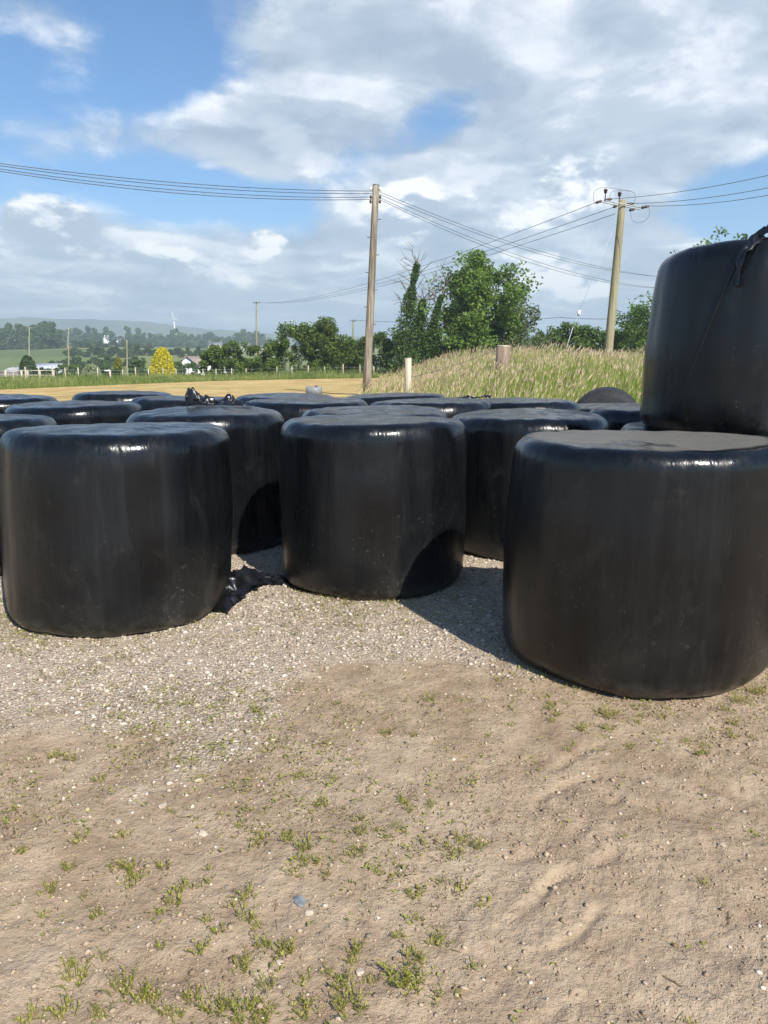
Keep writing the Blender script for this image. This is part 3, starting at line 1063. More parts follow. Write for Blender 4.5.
mb = MB()
pts = []
for u in np.linspace(0, 1, 26):
    ang = math.radians(-124 - 26 * u)
    pts.append(onto(sb, ang, 1.04 - 0.90 * u, 0.0))
mb.tube(pts, [0.008 * (1 - 0.7 * q) + 0.002 for q in np.linspace(0, 1, 26)], 6)
mb.build("film_seam", M["scrap"], sb, smooth=True)
tail = [onto(sb, math.radians(-125), 0.84, 0.012), onto(sb, math.radians(-124), 0.94, 0.014), onto(sb, math.radians(-122), 1.02, 0.018)]
for deg, rad, zz_ in ((-118, 0.54, 1.10), (-111, 0.53, 1.125), (-102, 0.53, 1.13), (-90, 0.52, 1.125), (-72, 0.50, 1.12)):
    tail.append(Vector((rad * math.cos(math.radians(deg)), rad * math.sin(math.radians(deg)), zz_)))
crumple_strip("film_tail", [tuple(q) for q in tail], 0.036, 5, sb, 0.062, 120, 18, taper=-1.1, env=([0, .3, .5, 1], [.25, .5, 1.1, 1.2]))

# loose scraps of film
o = crumple_strip("film_scrap", [(-0.26, 0, 0.0), (-0.16, 0.03, 0.005), (0.02, 0.0, 0.0), (0.15, 0.03, 0.0), (0.29, -0.02, 0.0)], 0.12, 8, None, 0.12, 110, 26, (-1.40, 6.62, 1.085), env=([0, .08, .2, .4, .55, .65, .8, 1], [.5, 1.3, .7, .35, .4, 1.0, .5, .2]))
tag(o, "crumpled black film lying on top of the bale behind the front left bale", "film scrap", "loose scraps of black film")
o = crumple_strip("film_scrap", [(-0.22, 0.0, 0.0), (-0.08, 0.02, 0.0), (0.06, 0.0, 0.01), (0.12, 0.0, 0.0)], 0.07, 9, None, 0.03, 60, 14, (0.98, 8.1, 1.065))
tag(o, "small black scrap of film on top of a bale in the back rows", "film scrap", "loose scraps of black film")
x, y = ground_at(226, 606)
o = crumple_strip("film_scrap", [(-0.10, -0.16, 0.01), (-0.03, 0.0, 0.03), (0.03, 0.18, 0.04), (0.02, 0.38, 0.02), (0.14, 0.50, 0.0)], 0.16, 12, None, 0.065, 90, 22, (x, y, hz(x, y) + 0.004), taper=0.2, env=([0, .3, .6, 1], [.6, 1.1, 1.0, .4]))
tag(o, "shiny crumpled black film heaped at the right foot of the front left bale", "film scrap", "loose scraps of black film")
x, y = ground_at(240, 574)
x2, y2 = ground_at(310, 592)
o = crumple_strip("film_scrap", [(0, 0, 0.0), ((x2 - x) * .35, (y2 - y) * .3, 0.0), ((x2 - x) * .7, (y2 - y) * .7, 0), (x2 - x, y2 - y, 0)], 0.075, 14, None, 0.04, 80, 14, (x, y, hz(x, y) + 0.006), taper=0.2)
tag(o, "long black strip of film on the gravel between the left and middle bales", "film scrap", "loose scraps of black film")


# ------------------------------------------------------------------ grasses
def blades(name, pts, h, w, rng, mat, tint_low, tint_high, lean=0.25, head=None, label="", cat="grass"):
    """n blades of two quads; optional seed heads"""
    n = len(pts)
    a = rng.uniform(0, 2 * math.pi, n)
    dirx = np.stack([np.cos(a), np.sin(a), 0 * a], -1)
    side = np.stack([-np.sin(a), np.cos(a), 0 * a], -1)
    ln = rng.normal(0, lean, n)[:, None]
    up = np.array([0, 0, 1.0])
    wind = np.array([0.10, 0.0, 0])
    p0 = pts
    p1 = pts + up * h[:, None] * 0.55 + dirx * ln * h[:, None] * 0.25 + wind * h[:, None] * 0.3
    p2 = pts + up * h[:, None] + dirx * ln * h[:, None] * 0.8 + wind * h[:, None]
    ww = w[:, None]
    v = np.stack([p0 - side * ww * .5, p0 + side * ww * .5, p1 + side * ww * .42, p1 - side * ww * .42, p2 + side * ww * .12, p2 - side * ww * .12], 1)
    f = np.array([(0, 1, 2, 3), (3, 2, 4, 5)])[None] + (np.arange(n) * 6)[:, None, None]
    tl, th = tint_low(n), tint_high(n)
    tint = np.stack([tl, tl, (tl + th) / 2, (tl + th) / 2, th, th], 1).ravel()
    V, Fa, S = [v.reshape(-1, 3)], [f.ravel()], [np.full(n * 2, 4)]
    if head is not None:
        idx = np.where(rng.random(n) < head)[0]
        q = p2[idx]
        m = len(idx)
        hl = rng.uniform(0.07, 0.17, m)[:, None]
        hw = rng.uniform(0.006, 0.013, m)[:, None]
        d = up + dirx[idx] * ln[idx] * 1.2 + wind * 2
        d = d / np.linalg.norm(d, axis=1)[:, None]
        s = side[idx]
        s2 = np.cross(d, s)
        hv = np.stack([q - d * hl * .4, q + s * hw, q + d * hl * .7, q - s * hw, q + s2 * hw, q - s2 * hw], 1)
        hf = np.array([(0, 1, 2, 3), (0, 4, 2, 5)])[None] + (np.arange(m) * 6)[:, None, None] + n * 6
        V.append(hv.reshape(-1, 3)); Fa.append(hf.ravel()); S.append(np.full(m * 2, 4))
        tint = np.r_[tint, np.repeat(rng.uniform(0.80, 1.0, m), 6)]
    o = obj(name, mesh_from(name, np.concatenate(V), np.concatenate(Fa), np.concatenate(S), M[mat], False, tint))
    return tag(o, label, cat, None, "stuff")


def build_grass():
    rng = np.random.default_rng(33)
    n = 250000
    # tall seeding grass on the bank at the right
    y = 11.9 + rng.random(n) ** 1.5 * 24
    x = rng.uniform(-1.6, 22, n)
    ok = (x < 0.62 * y + 1) & (x > -1.3 + 0.6 * fbm(y * 0.4, x * 0.3, 3, 2) * 2 - 0.012 * (y - 14))
    ok &= ~((np.hypot(x - 3.4, y - 11.9) < 0.75))
    ok &= ~((y < 13.2) & (x < 1.8))
    clump = fbm(x * 0.9, y * 0.9, 71, 3)
    ok &= rng.random(n) < 0.35 + 0.9 * clump
    ok &= rng.random(n) < np.clip(0.10 + (x + 1.3) * 0.2, 0.12, 1)
    x, y = x[ok], y[ok]
    n = len(x)
    k = sstep(-1.5, 3.0, x)
    h = (0.36 + 0.52 * k) * (0.45 + 1.0 * fbm(x * 0.7, y * 0.7, 91, 3)) * rng.uniform(0.6, 1.28, n)
    h = h * np.where((np.abs(x - 0.153 * y) < 0.45) & (y < 20.6), 0.86, 1.0)
    w = rng.uniform(0.005, 0.011, n) * (1 + (y - 12) * 0.035)
    z = height(x, y, False)
    blades("tall_grass", np.stack([x, y, z - 0.02], -1), h, w, rng, "tallgrass", lambda m: rng.uniform(0.0, 0.3, m), lambda m: np.clip(rng.normal(0.27, 0.2, m), 0, 0.9), 0.3, np.clip((0.42 - 0.045 * x + 0.05 * (y - 15)) * (0.4 + 1.2 * fbm(x * .6, y * .6, 23, 3)), 0.04, 0.7),
           "tall seeding grass, green below and buff on top, on the bank behind the bales", "tall grass")
    # verge grass along the fence beyond the stubble field and the rough margin under the hedge
    n = 60000
    x = rng.uniform(-52, 14, n)
    f0 = FIELD_FAR(x)
    y = f0 - 0.6 + rng.random(n) ** 1.3 * 24
    h = rng.uniform(0.2, 0.6, n) * (0.55 + 0.8 * fbm(x * 0.4, y * 0.4, 17, 3)) * (0.55 + 0.45 * sstep(0, 6, y - f0)) * (1 + 0.5 * sstep(-14, -6, x) * sstep(4, 9, y - f0))
    z = height(x, y, False)
    blades("verge_grass", np.stack([x, y, z - 0.02], -1), h, rng.uniform(0.02, 0.05, n), rng, "verge", lambda m: rng.uniform(0.0, 0.35, m), lambda m: np.clip(1.5 * fbm(x * 0.5, y * 0.25, 29, 3) - 0.3 + rng.normal(0, 0.15, m), 0, 1), 0.35, 0.06,
           "rough green grass along the fence beyond the stubble field", "grass")


build_grass()


# ------------------------------------------------------------------ trees and hedges
def branch_tree(seed, height_, spread, trunk_r, n_limb, leaf, n_leaf, crown_base=0.12, shape=None, lean=(0, 0), gap=0.55, nclump=9):
    """tapered trunk with limbs, leaf clumps at the limb ends; returns trunk MB and leaf arrays"""
    rng = np.random.default_rng(seed)
    tr = MB()
    top = np.array([lean[0], lean[1], height_ * 0.86])
    pts = [np.array([0, 0, -0.2])]
    for u in (0.25, 0.5, 0.75, 1.0):
        pts.append(top * u + np.array([rng.normal() * 0.1, rng.normal() * 0.1, 0]) * height_ * 0.06)
    tr.tube(pts, [trunk_r * q for q in (1.15, 0.9, 0.65, 0.4, 0.12)], 8, tint=0.5)
    centers, rads = [], []

    def prof(u):
        if shape is None:
            return math.sin(math.pi * min(1, 0.12 + 0.88 * u) ** 0.85) ** 0.6
        return np.interp(u, shape[0], shape[1])
    for i in range(n_limb):
        u = crown_base + (1 - crown_base) * ((i + rng.random() * 0.8) / n_limb)
        az = i * 2.399 + rng.normal() * 0.4
        R = spread * prof(u) * rng.uniform(0.72, 1.1)
        base = top * max(u - 0.16, 0.05) * 0.98
        end = top * 0 + np.array([lean[0] * u + math.cos(az) * R, lean[1] * u + math.sin(az) * R, height_ * (u * 0.97)])
        mid = (base + end) / 2 + np.array([0, 0, -0.04 * height_ * rng.random()])
        tr.tube([base, mid, end], [trunk_r * 0.32 * (1.1 - u * .6), trunk_r * 0.2 * (1.1 - u * .6), 0.015], 5, tint=0.5)
        for c in range(nclump):
            s = 0.25 + 0.8 * (c + rng.random()) / nclump
            b = (1 - s) ** 2 * base + 2 * s * (1 - s) * mid + s * s * end
            centers.append(b + rng.normal(size=3) * np.array([0.16, 0.16, 0.11]) * spread * (0.4 + 0.6 * s))
            rads.append(spread * rng.uniform(0.13, 0.26))
    centers, rads = np.array(centers), np.array(rads)
    wts = rads ** 2 * np.where(rng.random(len(rads)) < gap, 1.0, 0.3)
    wts /= wts.sum()
    ci = rng.choice(len(centers), n_leaf, p=wts)
    g = rng.normal(size=(n_leaf, 3))
    g /= np.linalg.norm(g, axis=1)[:, None]
    g *= (rng.random(n_leaf) ** 0.45)[:, None]
    pos = centers[ci] + g * rads[ci][:, None] * np.array([1.0, 1.0, 0.8])
    pos[:, 2] = np.maximum(pos[:, 2], 0.05)
    tb = rng.random(len(centers))
    tint = np.clip(0.25 + 0.35 * tb[ci] + rng.normal(0, 0.18, n_leaf), 0, 1)
    q = leafcards(pos, rng.uniform(0.7, 1.3, n_leaf) * leaf, rng)
    return tr, q, tint


def make_tree(name, label, loc, mat, seed, height_, spread, trunk_r=0.22, n_limb=16, leaf=0.26, n_leaf=9000, group=None, cat="tree", bark="bark", **kw):
    e = empty(name, loc, label, cat, group, 0)
    tr, q, tint = branch_tree(seed, height_, spread, trunk_r, n_limb, leaf, n_leaf, **kw)
    tr.build("trunk", M[bark], e, smooth=True)
    mb = MB(); mb.quads(q, tint)
    mb.build("crown", M[mat], e)
    return e


def gz(x, y, dz=0.0):
    return (x, y, float(height(np.array([x]), np.array([y]), False)[0]) + dz)


def at_ground(px, Y):
    x = xat(px, Y, 0)
    return gz(x, Y)


def size_px(Y, npx):
    return npx * Y * 1.0 / F


# the big ash-like tree in the middle
T = 66
make_tree("ash_tree", "tall bright green leafy tree right of the ivy covered trunks", at_ground(474, T), "ash", 5, 9.9, 4.3, 0.3, 30, 0.30, 30000,
          shape=([0, .15, .35, .55, .75, .9, 1], [.7, .95, 1.0, .92, .86, .66, .22]), crown_base=0.06, lean=(0.3, 0))
make_tree("willow_tree", "thinner grey-green tree with drooping outer twigs beside the tall green tree", at_ground(517, T + 1), "greygreen", 6, 7.0, 2.9, 0.16, 18, 0.24, 6500,
          shape=([0, .3, .6, 1], [.9, 1.0, .75, .3]), crown_base=0.06, gap=0.4)


# three ivy-clad trunks with bare tops
def ivy_tree(label, px, Y, pts, ivy_to, seed, thick, base_r):
    rng = np.random.default_rng(seed)
    b = at_ground(px, Y)
    e = empty("ivy_tree", b, label, "tree", "ivy covered trunks beside the tall tree")
    P = [np.array((q[0], q[1], q[2]), float) for q in pts]
    mb = MB()
    n = len(P)
    mb.tube(P, [0.16 * (1 - 0.8 * k / (n - 1)) for k in range(n)], 7)
    for k in range(22):
        u = rng.uniform(0.45, 1.0) * (n - 1)
        i = min(int(u), n - 2)
        p = P[i] + (P[i + 1] - P[i]) * (u - i)
        d = rng.normal(size=3) * np.array([1, 0.7, 0.3]) + np.array([0, 0, 0.9])
        d = d / np.linalg.norm(d)
        L = rng.uniform(0.6, 1.7)
        m = p + d * L * 0.5 + rng.normal(size=3) * 0.08
        t_ = p + d * L + rng.normal(size=3) * 0.15
        mb.tube([p, m, t_], [0.035, 0.025, 0.012], 4)
        for s in range(3):
            d2 = d + rng.normal(size=3) * 0.6
            b0 = m + (t_ - m) * rng.random()
            mb.tube([b0, b0 + d2 * 0.35, b0 + d2 * 0.6 + rng.normal(size=3) * .08], [0.02, 0.014, 0.008], 3)
    mb.build("trunk", M["twig"], e, smooth=True)
    N = 5200
    u = rng.random(N) ** 1.25 * ivy_to
    pos = np.empty((N, 3))
    for a in range(3):
        pos[:, a] = np.interp(u * (n - 1), np.arange(n), [q[a] for q in P])
    lob = 0.55 + 0.9 * vnoise(u * 9 + seed, u * 0 + seed, seed)
    rad = (base_r * (1 - u / ivy_to) ** 2.0 + thick * (1 - 0.45 * u)) * lob
    g = rng.normal(size=(N, 3)); g /= np.linalg.norm(g, axis=1)[:, None]
    pos += g * (rad * rng.random(N) ** 0.4)[:, None]
    q = leafcards(pos, rng.uniform(0.14, 0.28, N), rng)
    m2 = MB(); m2.quads(q, np.clip(rng.normal(0.45, 0.25, N), 0, 1))
    m2.build("ivy", M["ivy"], e)


ivy_tree("leaning ivy covered trunk with a bare twiggy top, tallest of the ivy clad ones", 403, 64, [(0, 0, 0), (0.1, 0, 2.5), (0.35, 0, 5), (0.7, 0, 7.0), (1.1, 0, 9.0)], 0.97, 2, 0.42, 1.1)
ivy_tree("short ivy covered trunk in the middle of the ivy clad ones", 417, 65, [(0, 0, 0), (0.1, 0, 2), (0.2, 0, 4), (0.35, 0, 5.6), (0.5, 0, 6.4)], 0.9, 3, 0.42, 1.2)
ivy_tree("ivy covered trunk leaning right with bare twigs beside the tall tree", 428, 65, [(0, 0, 0), (0.2, 0, 2.5), (0.5, 0, 4.6), (0.9, 0, 6.2), (1.5, 0, 7.6)], 0.8, 4, 0.36, 1.0)


def hedge(name, label, loc, L, D, H, mat, seed, n, leaf, rz=0.0, cat="hedge", group=None, blossom=0, prof=None):
    """uneven hedge: stems inside, leaf clumps through its volume"""
    n = int(n * 2.5)
    rng = np.random.default_rng(seed)
    e = empty(name, loc, label, cat, group, rz)
    ns = max(3, int(L / 1.4))
    for k in range(ns):
        st = MB()
        x0 = (k + rng.random()) / ns * L - L / 2
        st.tube([(x0, 0, -0.15), (x0 + rng.normal() * .15, rng.normal() * .2, H * .4), (x0 + rng.normal() * .4, rng.normal() * .4, H * .75)], [0.06, 0.04, 0.015], 5)
        st.build("stem", M["bark"], e, smooth=True)
    nc = max(40, int(L * H * 5))
    cx = rng.uniform(-L / 2, L / 2, nc)
    pf = np.ones(nc) if prof is None else np.interp(cx / L + 0.5, prof[0], prof[1])
    hh = H * pf * (0.75 + 0.5 * fbm(cx * 0.35 + seed, cx * 0 + seed, seed, 3))
    cz = hh * rng.random(nc) ** 0.85
    cy = rng.normal(0, D * 0.32, nc) * (1.1 - 0.5 * cz / (hh + 0.01))
    rad = np.clip(rng.uniform(0.10, 0.2, nc) * H * 0.8, 0.22, 0.6)
    ci = rng.integers(0, nc, n)
    g = rng.normal(size=(n, 3)); g /= np.linalg.norm(g, axis=1)[:, None]
    pos = np.stack([cx, cy, cz], -1)[ci] + g * (rad[ci] * rng.random(n) ** 0.4)[:, None]
    pos[:, 2] = np.abs(pos[:, 2])
    tb = rng.random(nc)
    q = leafcards(pos, rng.uniform(0.7, 1.3, n) * leaf, rng)
    mb = MB(); mb.quads(q, np.clip(0.2 + 0.4 * tb[ci] + rng.normal(0, 0.18, n), 0, 1))
    mb.build("leaves", M[mat], e)
    if blossom:
        # flat cream flower heads near the top
        top = np.where(cz > 0.45 * hh)[0]
        bi = rng.choice(top, blossom)
        c = np.stack([cx, cy, cz], -1)[bi] + np.stack([rng.normal(0, .3, blossom), -rad[bi] * rng.uniform(.6, 1.0, blossom), rad[bi] * rng.uniform(0, .9, blossom)], -1)
        Q = []
        for p in c:
            for s in range(9):
                Q.append(p + np.array([rng.normal() * .10, rng.normal() * .08, rng.normal() * .03]))
        Q = np.array(Q)
        mb = MB(); mb.quads(leafcards(Q, rng.uniform(.06, .12, len(Q)), rng, aspect=0.9), rng.random(len(Q)))
        mb.build("blossom", M["blossom"], e)
    return e


Yh = 74
hedge("bramble_hedge", "low dense dark green hedge left of the flowering elder", at_ground(240, Yh), 7.0, 2.6, 3.0, "hedge", 11, 6500, 0.22, prof=([0, .25, 1], [.8, 1, 1.1]))
hedge("elder_bush", "elder bush dotted with cream flower heads in the hedge left of the brown pole", at_ground(299, Yh), 6.4, 2.8, 4.5, "hedge", 12, 7500, 0.22, cat="bush", blossom=60, prof=([0, .3, .8, 1], [.65, .95, 1, .85]))
hedge("hawthorn_bush", "yellowish green rounded bush in the hedge just left of the brown pole", at_ground(331, Yh - 1), 5.0, 2.8, 4.9, "elder", 13, 6000, 0.22, cat="bush", blossom=8, prof=([0, .4, 1], [.9, 1.0, .5]))
hedge("dark_hedge", "dark green hedge between the brown pole and the ivy covered trunks", at_ground(384, Yh - 2), 6.4, 2.6, 3.9, "hedge", 14, 5000, 0.22)
hedge("undergrowth_hedge", "bushy dark hedge at the foot of the ivy clad trunks and tall tree", at_ground(440, 68), 9.6, 3.0, 2.9, "hedge", 15, 8500, 0.24)
hedge("distant_hedge", "dark hedge behind the tall grass, left of the leaning pale pole", at_ground(582, 78), 10.5, 3.0, 5.0, "hedge", 16, 8000, 0.26, prof=([0, .1, .3, 1], [.5, .9, 1, 1]))
make_tree("hedge_tree", "green tree behind the tall grass right of the leaning pale pole", at_ground(634, 70), "hedge", 17, 6.6, 3.1, 0.2, 16, 0.27, 6500, crown_base=0.06)
make_tree("hedge_tree", "tall green tree peeping out behind the left side of the stacked bale", at_ground(676, 60), "ash", 18, 8.8, 3.3, 0.22, 18, 0.26, 8000, crown_base=0.08)
make_tree("hedge_tree", "leafy treetop showing just above the stacked bale", at_ground(712, 58), "hedge", 19, 10.5, 3.0, 0.25, 20, 0.26, 8000, crown_base=0.1)
make_tree("hedge_tree", "tree hidden mostly behind the stacked bale at the right edge", at_ground(790, 62), "hedge", 20, 8.4, 3.4, 0.25, 18, 0.28, 7000, crown_base=0.08)

# garden shrubs beyond the fence
def cone_shrub(name, label, px, Y, base_py, h_px, w_px, mat, seed, n, power, leaf):
    rng = np.random.default_rng(seed)
    x = xat(px, Y, 0)
    b = gz(x, Y)
    topz = at(px, base_py - h_px, Y).z
    H = topz - b[2]
    R = size_px(Y, w_px / 2)
    e = empty(name, b, label, "shrub")
    st = MB(); st.tube([(0, 0, -.1), (0, 0, H * .5), (0, 0, H * .9)], [.08, .05, .01], 6)
    st.build("trunk", M["bark"], e, smooth=True)
    u = rng.random(n) ** 0.9
    th = rng.uniform(0, 2 * math.pi, n)
    rr = R * (1 - u ** power) ** 0.5 * (0.55 + 0.45 * rng.random(n) ** 0.3) * (1 + 0.10 * np.sin(5 * th + u * 7) + 0.07 * np.sin(9 * th - u * 13))
    pos = np.stack([rr * np.cos(th), rr * np.sin(th), 0.05 + u * H * 0.97], -1)
    mb = MB(); mb.quads(leafcards(pos, rng.uniform(.7, 1.3, n) * leaf, rng, up=0.8), np.clip(rng.normal(.5, .25, n), 0, 1))
    mb.build("crown", M[mat], e)
    return e


cone_shrub("golden_conifer", "bright golden yellow cone shaped conifer beyond the fence", 163, 84, 375, 28, 25, "golden", 31, 4200, 1.7, 0.20)
cone_shrub("olive_conifer", "small dull yellow-green conifer left of the thin lamp pole", 118.5, 92, 374, 17, 10, "olive", 32, 1300, 2.2, 0.2)
cone_shrub("pale_bush", "pale silvery green rounded bush behind the fence on the left", 92, 80, 379, 15, 18, "palebush", 33, 1800, 2.6, 0.2)
cone_shrub("dark_yew", "dark round topped evergreen beside the pale farm sheds", 28, 110, 378, 23, 17, "darktree", 34, 2200, 2.4, 0.28)
for k, (px, Y, L, H, lab) in enumerate([(46, 112, 4.2, 2.0, "low dark hedge right of the dark round evergreen"), (106, 84, 2.6, 1.0, "low dark bramble clump right of the pale bush"),
                                         (82, 150, 9.5, 2.8, "mid green hedge below the sloping field, behind the pale bush"), (150, 118, 5.0, 2.0, "low green hedge behind the golden conifer"),
                                         (186, 150, 6.0, 3.0, "green hedge between the golden conifer and the white house"), (236, 96, 5.5, 2.6, "bushy hedge right of the white house")]):
    hedge("garden_hedge", lab, at_ground(px, Y), L, 2.2, H, "hedge" if k in (2, 3, 4, 5) else "darktree", 40 + k, 2400, 0.30, group="hedges beyond the fence")

# distant trees, copied from a few crowns
def far_tree_mesh(seed, h, spread, n=1500, leaf=1.0, nl=14):
    """crown of overlapping leaf masses reaching near the ground, short trunk"""
    rng = np.random.default_rng(seed)
    u = rng.uniform(0.12, 0.9, nl)
    az = rng.uniform(0, 6.28, nl)
    R = spread * (1 - (u * 1.02) ** 2.2) * 0.75 * rng.uniform(.4, 1.0, nl)
    c = np.stack([R * np.cos(az), R * np.sin(az), u * h * 0.92], -1)
    rad = spread * rng.uniform(.30, .52, nl) * (1.15 - 0.5 * u)
    ci = rng.integers(0, nl, n)
    g = rng.normal(size=(n, 3)); g /= np.linalg.norm(g, axis=1)[:, None]
    pos = c[ci] + g * (rad[ci] * rng.random(n) ** .3)[:, None]
    pos[:, 2] = np.abs(pos[:, 2])
    mb = MB()
    mb.tube([(0, 0, -.5), (0, 0, h * .4), (0, 0, h * .8)], [.35, .25, .05], 5)
    mb.quads(leafcards(pos, rng.uniform(.7, 1.3, n) * leaf, rng, aspect=.8), np.clip(.2 + .4 * rng.random(nl)[ci] + rng.normal(0, .15, n), 0, 1))
    return mb.mesh("ridge_tree", M["fartree"], False)


M["fartree"] = leafy("far_tree_leaves", (0.036, 0.068, 0.02), (0.115, 0.165, 0.044), 0.2)
far_protos = [far_tree_mesh(200, 11, 5.4), far_tree_mesh(201, 13, 5.2), far_tree_mesh(202, 9, 5.2), far_tree_mesh(203, 14, 4.4), far_tree_mesh(204, 10, 6.4)]
rt = random.Random(4)


def ridge(px0, px1, step, Y0, Y1, hs, label, group, wide=1.0):
    px = px0
    while px < px1:
        Y = rt.uniform(Y0, Y1)
        x = xat(px, Y, 0)
        o = obj("ridge_tree", far_protos[rt.randrange(5)], None, gz(x, Y, -0.3), rt.uniform(0, 6.28))
        s = rt.uniform(*hs)
        o.scale = (s * wide * rt.uniform(.85, 1.25), s * wide * rt.uniform(.85, 1.25), s)
        tag(o, label, "tree", group)
        px += step * rt.uniform(0.6, 1.4)


ridge(-40, 262, 5.5, 800, 880, (1.15, 1.8), "hazy dark tree in the treeline along the far ridge", "trees along the far ridge")
ridge(-40, 262, 6.5, 690, 740, (0.45, 0.85), "smaller hazy tree in the hedgerow just below the far ridge", "hedgerow trees below the far ridge", 1.3)
ridge(-40, 62, 4.5, 500, 580, (1.15, 1.65), "dark tree in the wooded slope above the sloping field on the left", "trees above the sloping field")
ridge(62, 150, 6, 520, 560, (0.35, 0.6), "dark bushy tree in the field boundary below the far ridge", "field boundary trees below the ridge", 1.4)
ridge(68, 205, 6, 345, 390, (0.28, 0.5), "dark bushy tree in the field boundary across the valley", "field boundary trees across the valley", 1.4)
ridge(52, 150, 6, 235, 280, (0.22, 0.40), "low green tree in the valley bottom hedgerow", "valley bottom hedgerow trees", 1.4)
ridge(270, 420, 11, 700, 820, (0.7, 1.0), "hazy far tree showing over the elder hedge", "far trees beyond the elder hedge")
o = obj("ridge_tree", far_protos[2], None, gz(xat(139, 130), 130), 1.0); o.scale = (.5, .5, .47)
tag(o, "large rounded mid green tree between the thin lamp pole and the golden conifer", "tree")


# ------------------------------------------------------------------ fences and posts
def fence():
    e = empty("wire_fence", (0, 0, 0), "long wire fence with pale wooden posts beyond the stubble field", "fence")
    tops = []
    for k, px in enumerate([-26, -14, -2, 14, 26, 40, 53, 66, 79, 98, 110, 123, 136, 149, 163, 176, 189, 203, 216, 232, 246, 262, 277, 292, 308, 325, 343, 360, 374]):
        Y = np.interp(px, [-30, 0, 60, 130, 250, 380], [46, 50, 60, 70, 73, 66])
        x = xat(px, Y, 0)
        b = gz(x, Y)
        h = rt.uniform(0.95, 1.2)
        mb = MB()
        mb.tube([(b[0], b[1], b[2] - 0.2), (b[0] + rt.uniform(-.05, .05), b[1], b[2] + h)], [0.055, 0.05], 7)
        mb.build("post", M["post"], e)
        tops.append((b[0], b[1] + 0.06, b[2], h))
    for hh in (0.35, 0.62, 0.9):
        mb = MB()
        mb.tube([(q[0], q[1], q[2] + hh) for q in tops], 0.006, 4)
        mb.build("wire", M["wire_light"], e)


fence()
# white rail fence at the far left
e = empty("rail_fence", (0, 0, 0), "pale post and rail fence at the far left behind the stubble field", "fence")
prev = None
for px in (6, 22, 28, 40, 54):
    Y = 62
    b = gz(xat(px, Y), Y)
    mb = MB(); mb.box((b[0], b[1], b[2] + 0.35), (0.16, 0.12, 1.1)); mb.build("post", M["post"], e)
for (pa, pb, hh) in ((-10, 54, 0.86), (-10, 54, 0.5)):
    a, b = gz(xat(pa, 62), 62), gz(xat(pb, 62), 62)
    mb = MB(); mb.tube([(a[0], a[1] + .09, a[2] + hh), (b[0], b[1] + .09, b[2] + hh)], 0.035, 4); mb.build("rail", M["post"], e)
b = gz(xat(110.5, 58), 58)
e = empty("marker_post", b, "pale post with a short arm standing by the fence on the left", "post")
mb = MB(); mb.box((0, 0, .35), (.13, .1, 1.0)); mb.build("post", M["post"], e)
mb = MB(); mb.box((-.24, -.02, .80), (.36, .06, .09)); mb.build("arm", M["white_paint"], e)

# near posts on the bank
b = gz(xat(407.5, 19), 19)
tz = at(408, 358, 19).z
mb = MB(); mb.tube([(0, 0, -.2), (0.005, 0, (tz - b[2]) * .5), (0.01, 0, tz - b[2])], [.09, .085, .082], 10)
tag(mb.build("wooden_post", M["post"], None, b, smooth=False), "pale round wooden post at the left end of the grass bank", "post")
b2 = gz(xat(501, 20.5), 20.5)
tz2 = at(500, 346, 20.5).z
e = empty("strainer_post", b2, "thick brown sawn off strainer post standing in the tall grass", "post")
mb = MB(); mb.tube([(0, 0, -.2), (0, 0, .4), (0.01, 0, tz2 - b2[2] - .02)], [.19, .185, .18], 14); mb.build("shaft", M["stump"], e, smooth=True)
mb = MB(); mb.tube([(0.01, 0, tz2 - b2[2] - .0195), (0.01, 0, tz2 - b2[2] + .015)], [.183, .16], 14); mb.build("sawn_top", M["post"], e)


def span(p, q, sag, n=24):
    p, q = np.array(p, float), np.array(q, float)
    u = np.linspace(0, 1, n)[:, None]
    c = p + (q - p) * u
    c[:, 2] -= (4 * sag * u * (1 - u))[:, 0]
    return c


def wire(name, label, spans, r, mat="wire", cat="wire", group=None):
    mb = MB()
    for s in spans:
        mb.tube(s, r, 5)
    o = mb.build(name, M[mat])
    return tag(o, label, cat, group)


wire("barbed_wire", "single strand of wire strung from the pale post to the strainer post", [span((b[0] + .09, b[1], tz - .45), (b2[0] - .19, b2[1], tz2 - .10), 0.05)], 0.006, "wire")

# ------------------------------------------------------------------ utility poles
def leaning_pole(name, label, base, top, r0, r1, mat):
    b = Vector(base)
    e = empty(name, b, label, "utility pole")
    tvec = Vector(top) - b
    mb = MB()
    n = 9
    mb.tube([tuple(tvec * u) for u in np.linspace(-0.03, 1, n)], list(np.linspace(r0, r1, n)), 12)
    mb.build("pole", M[mat], e, smooth=True)
    return e, tvec


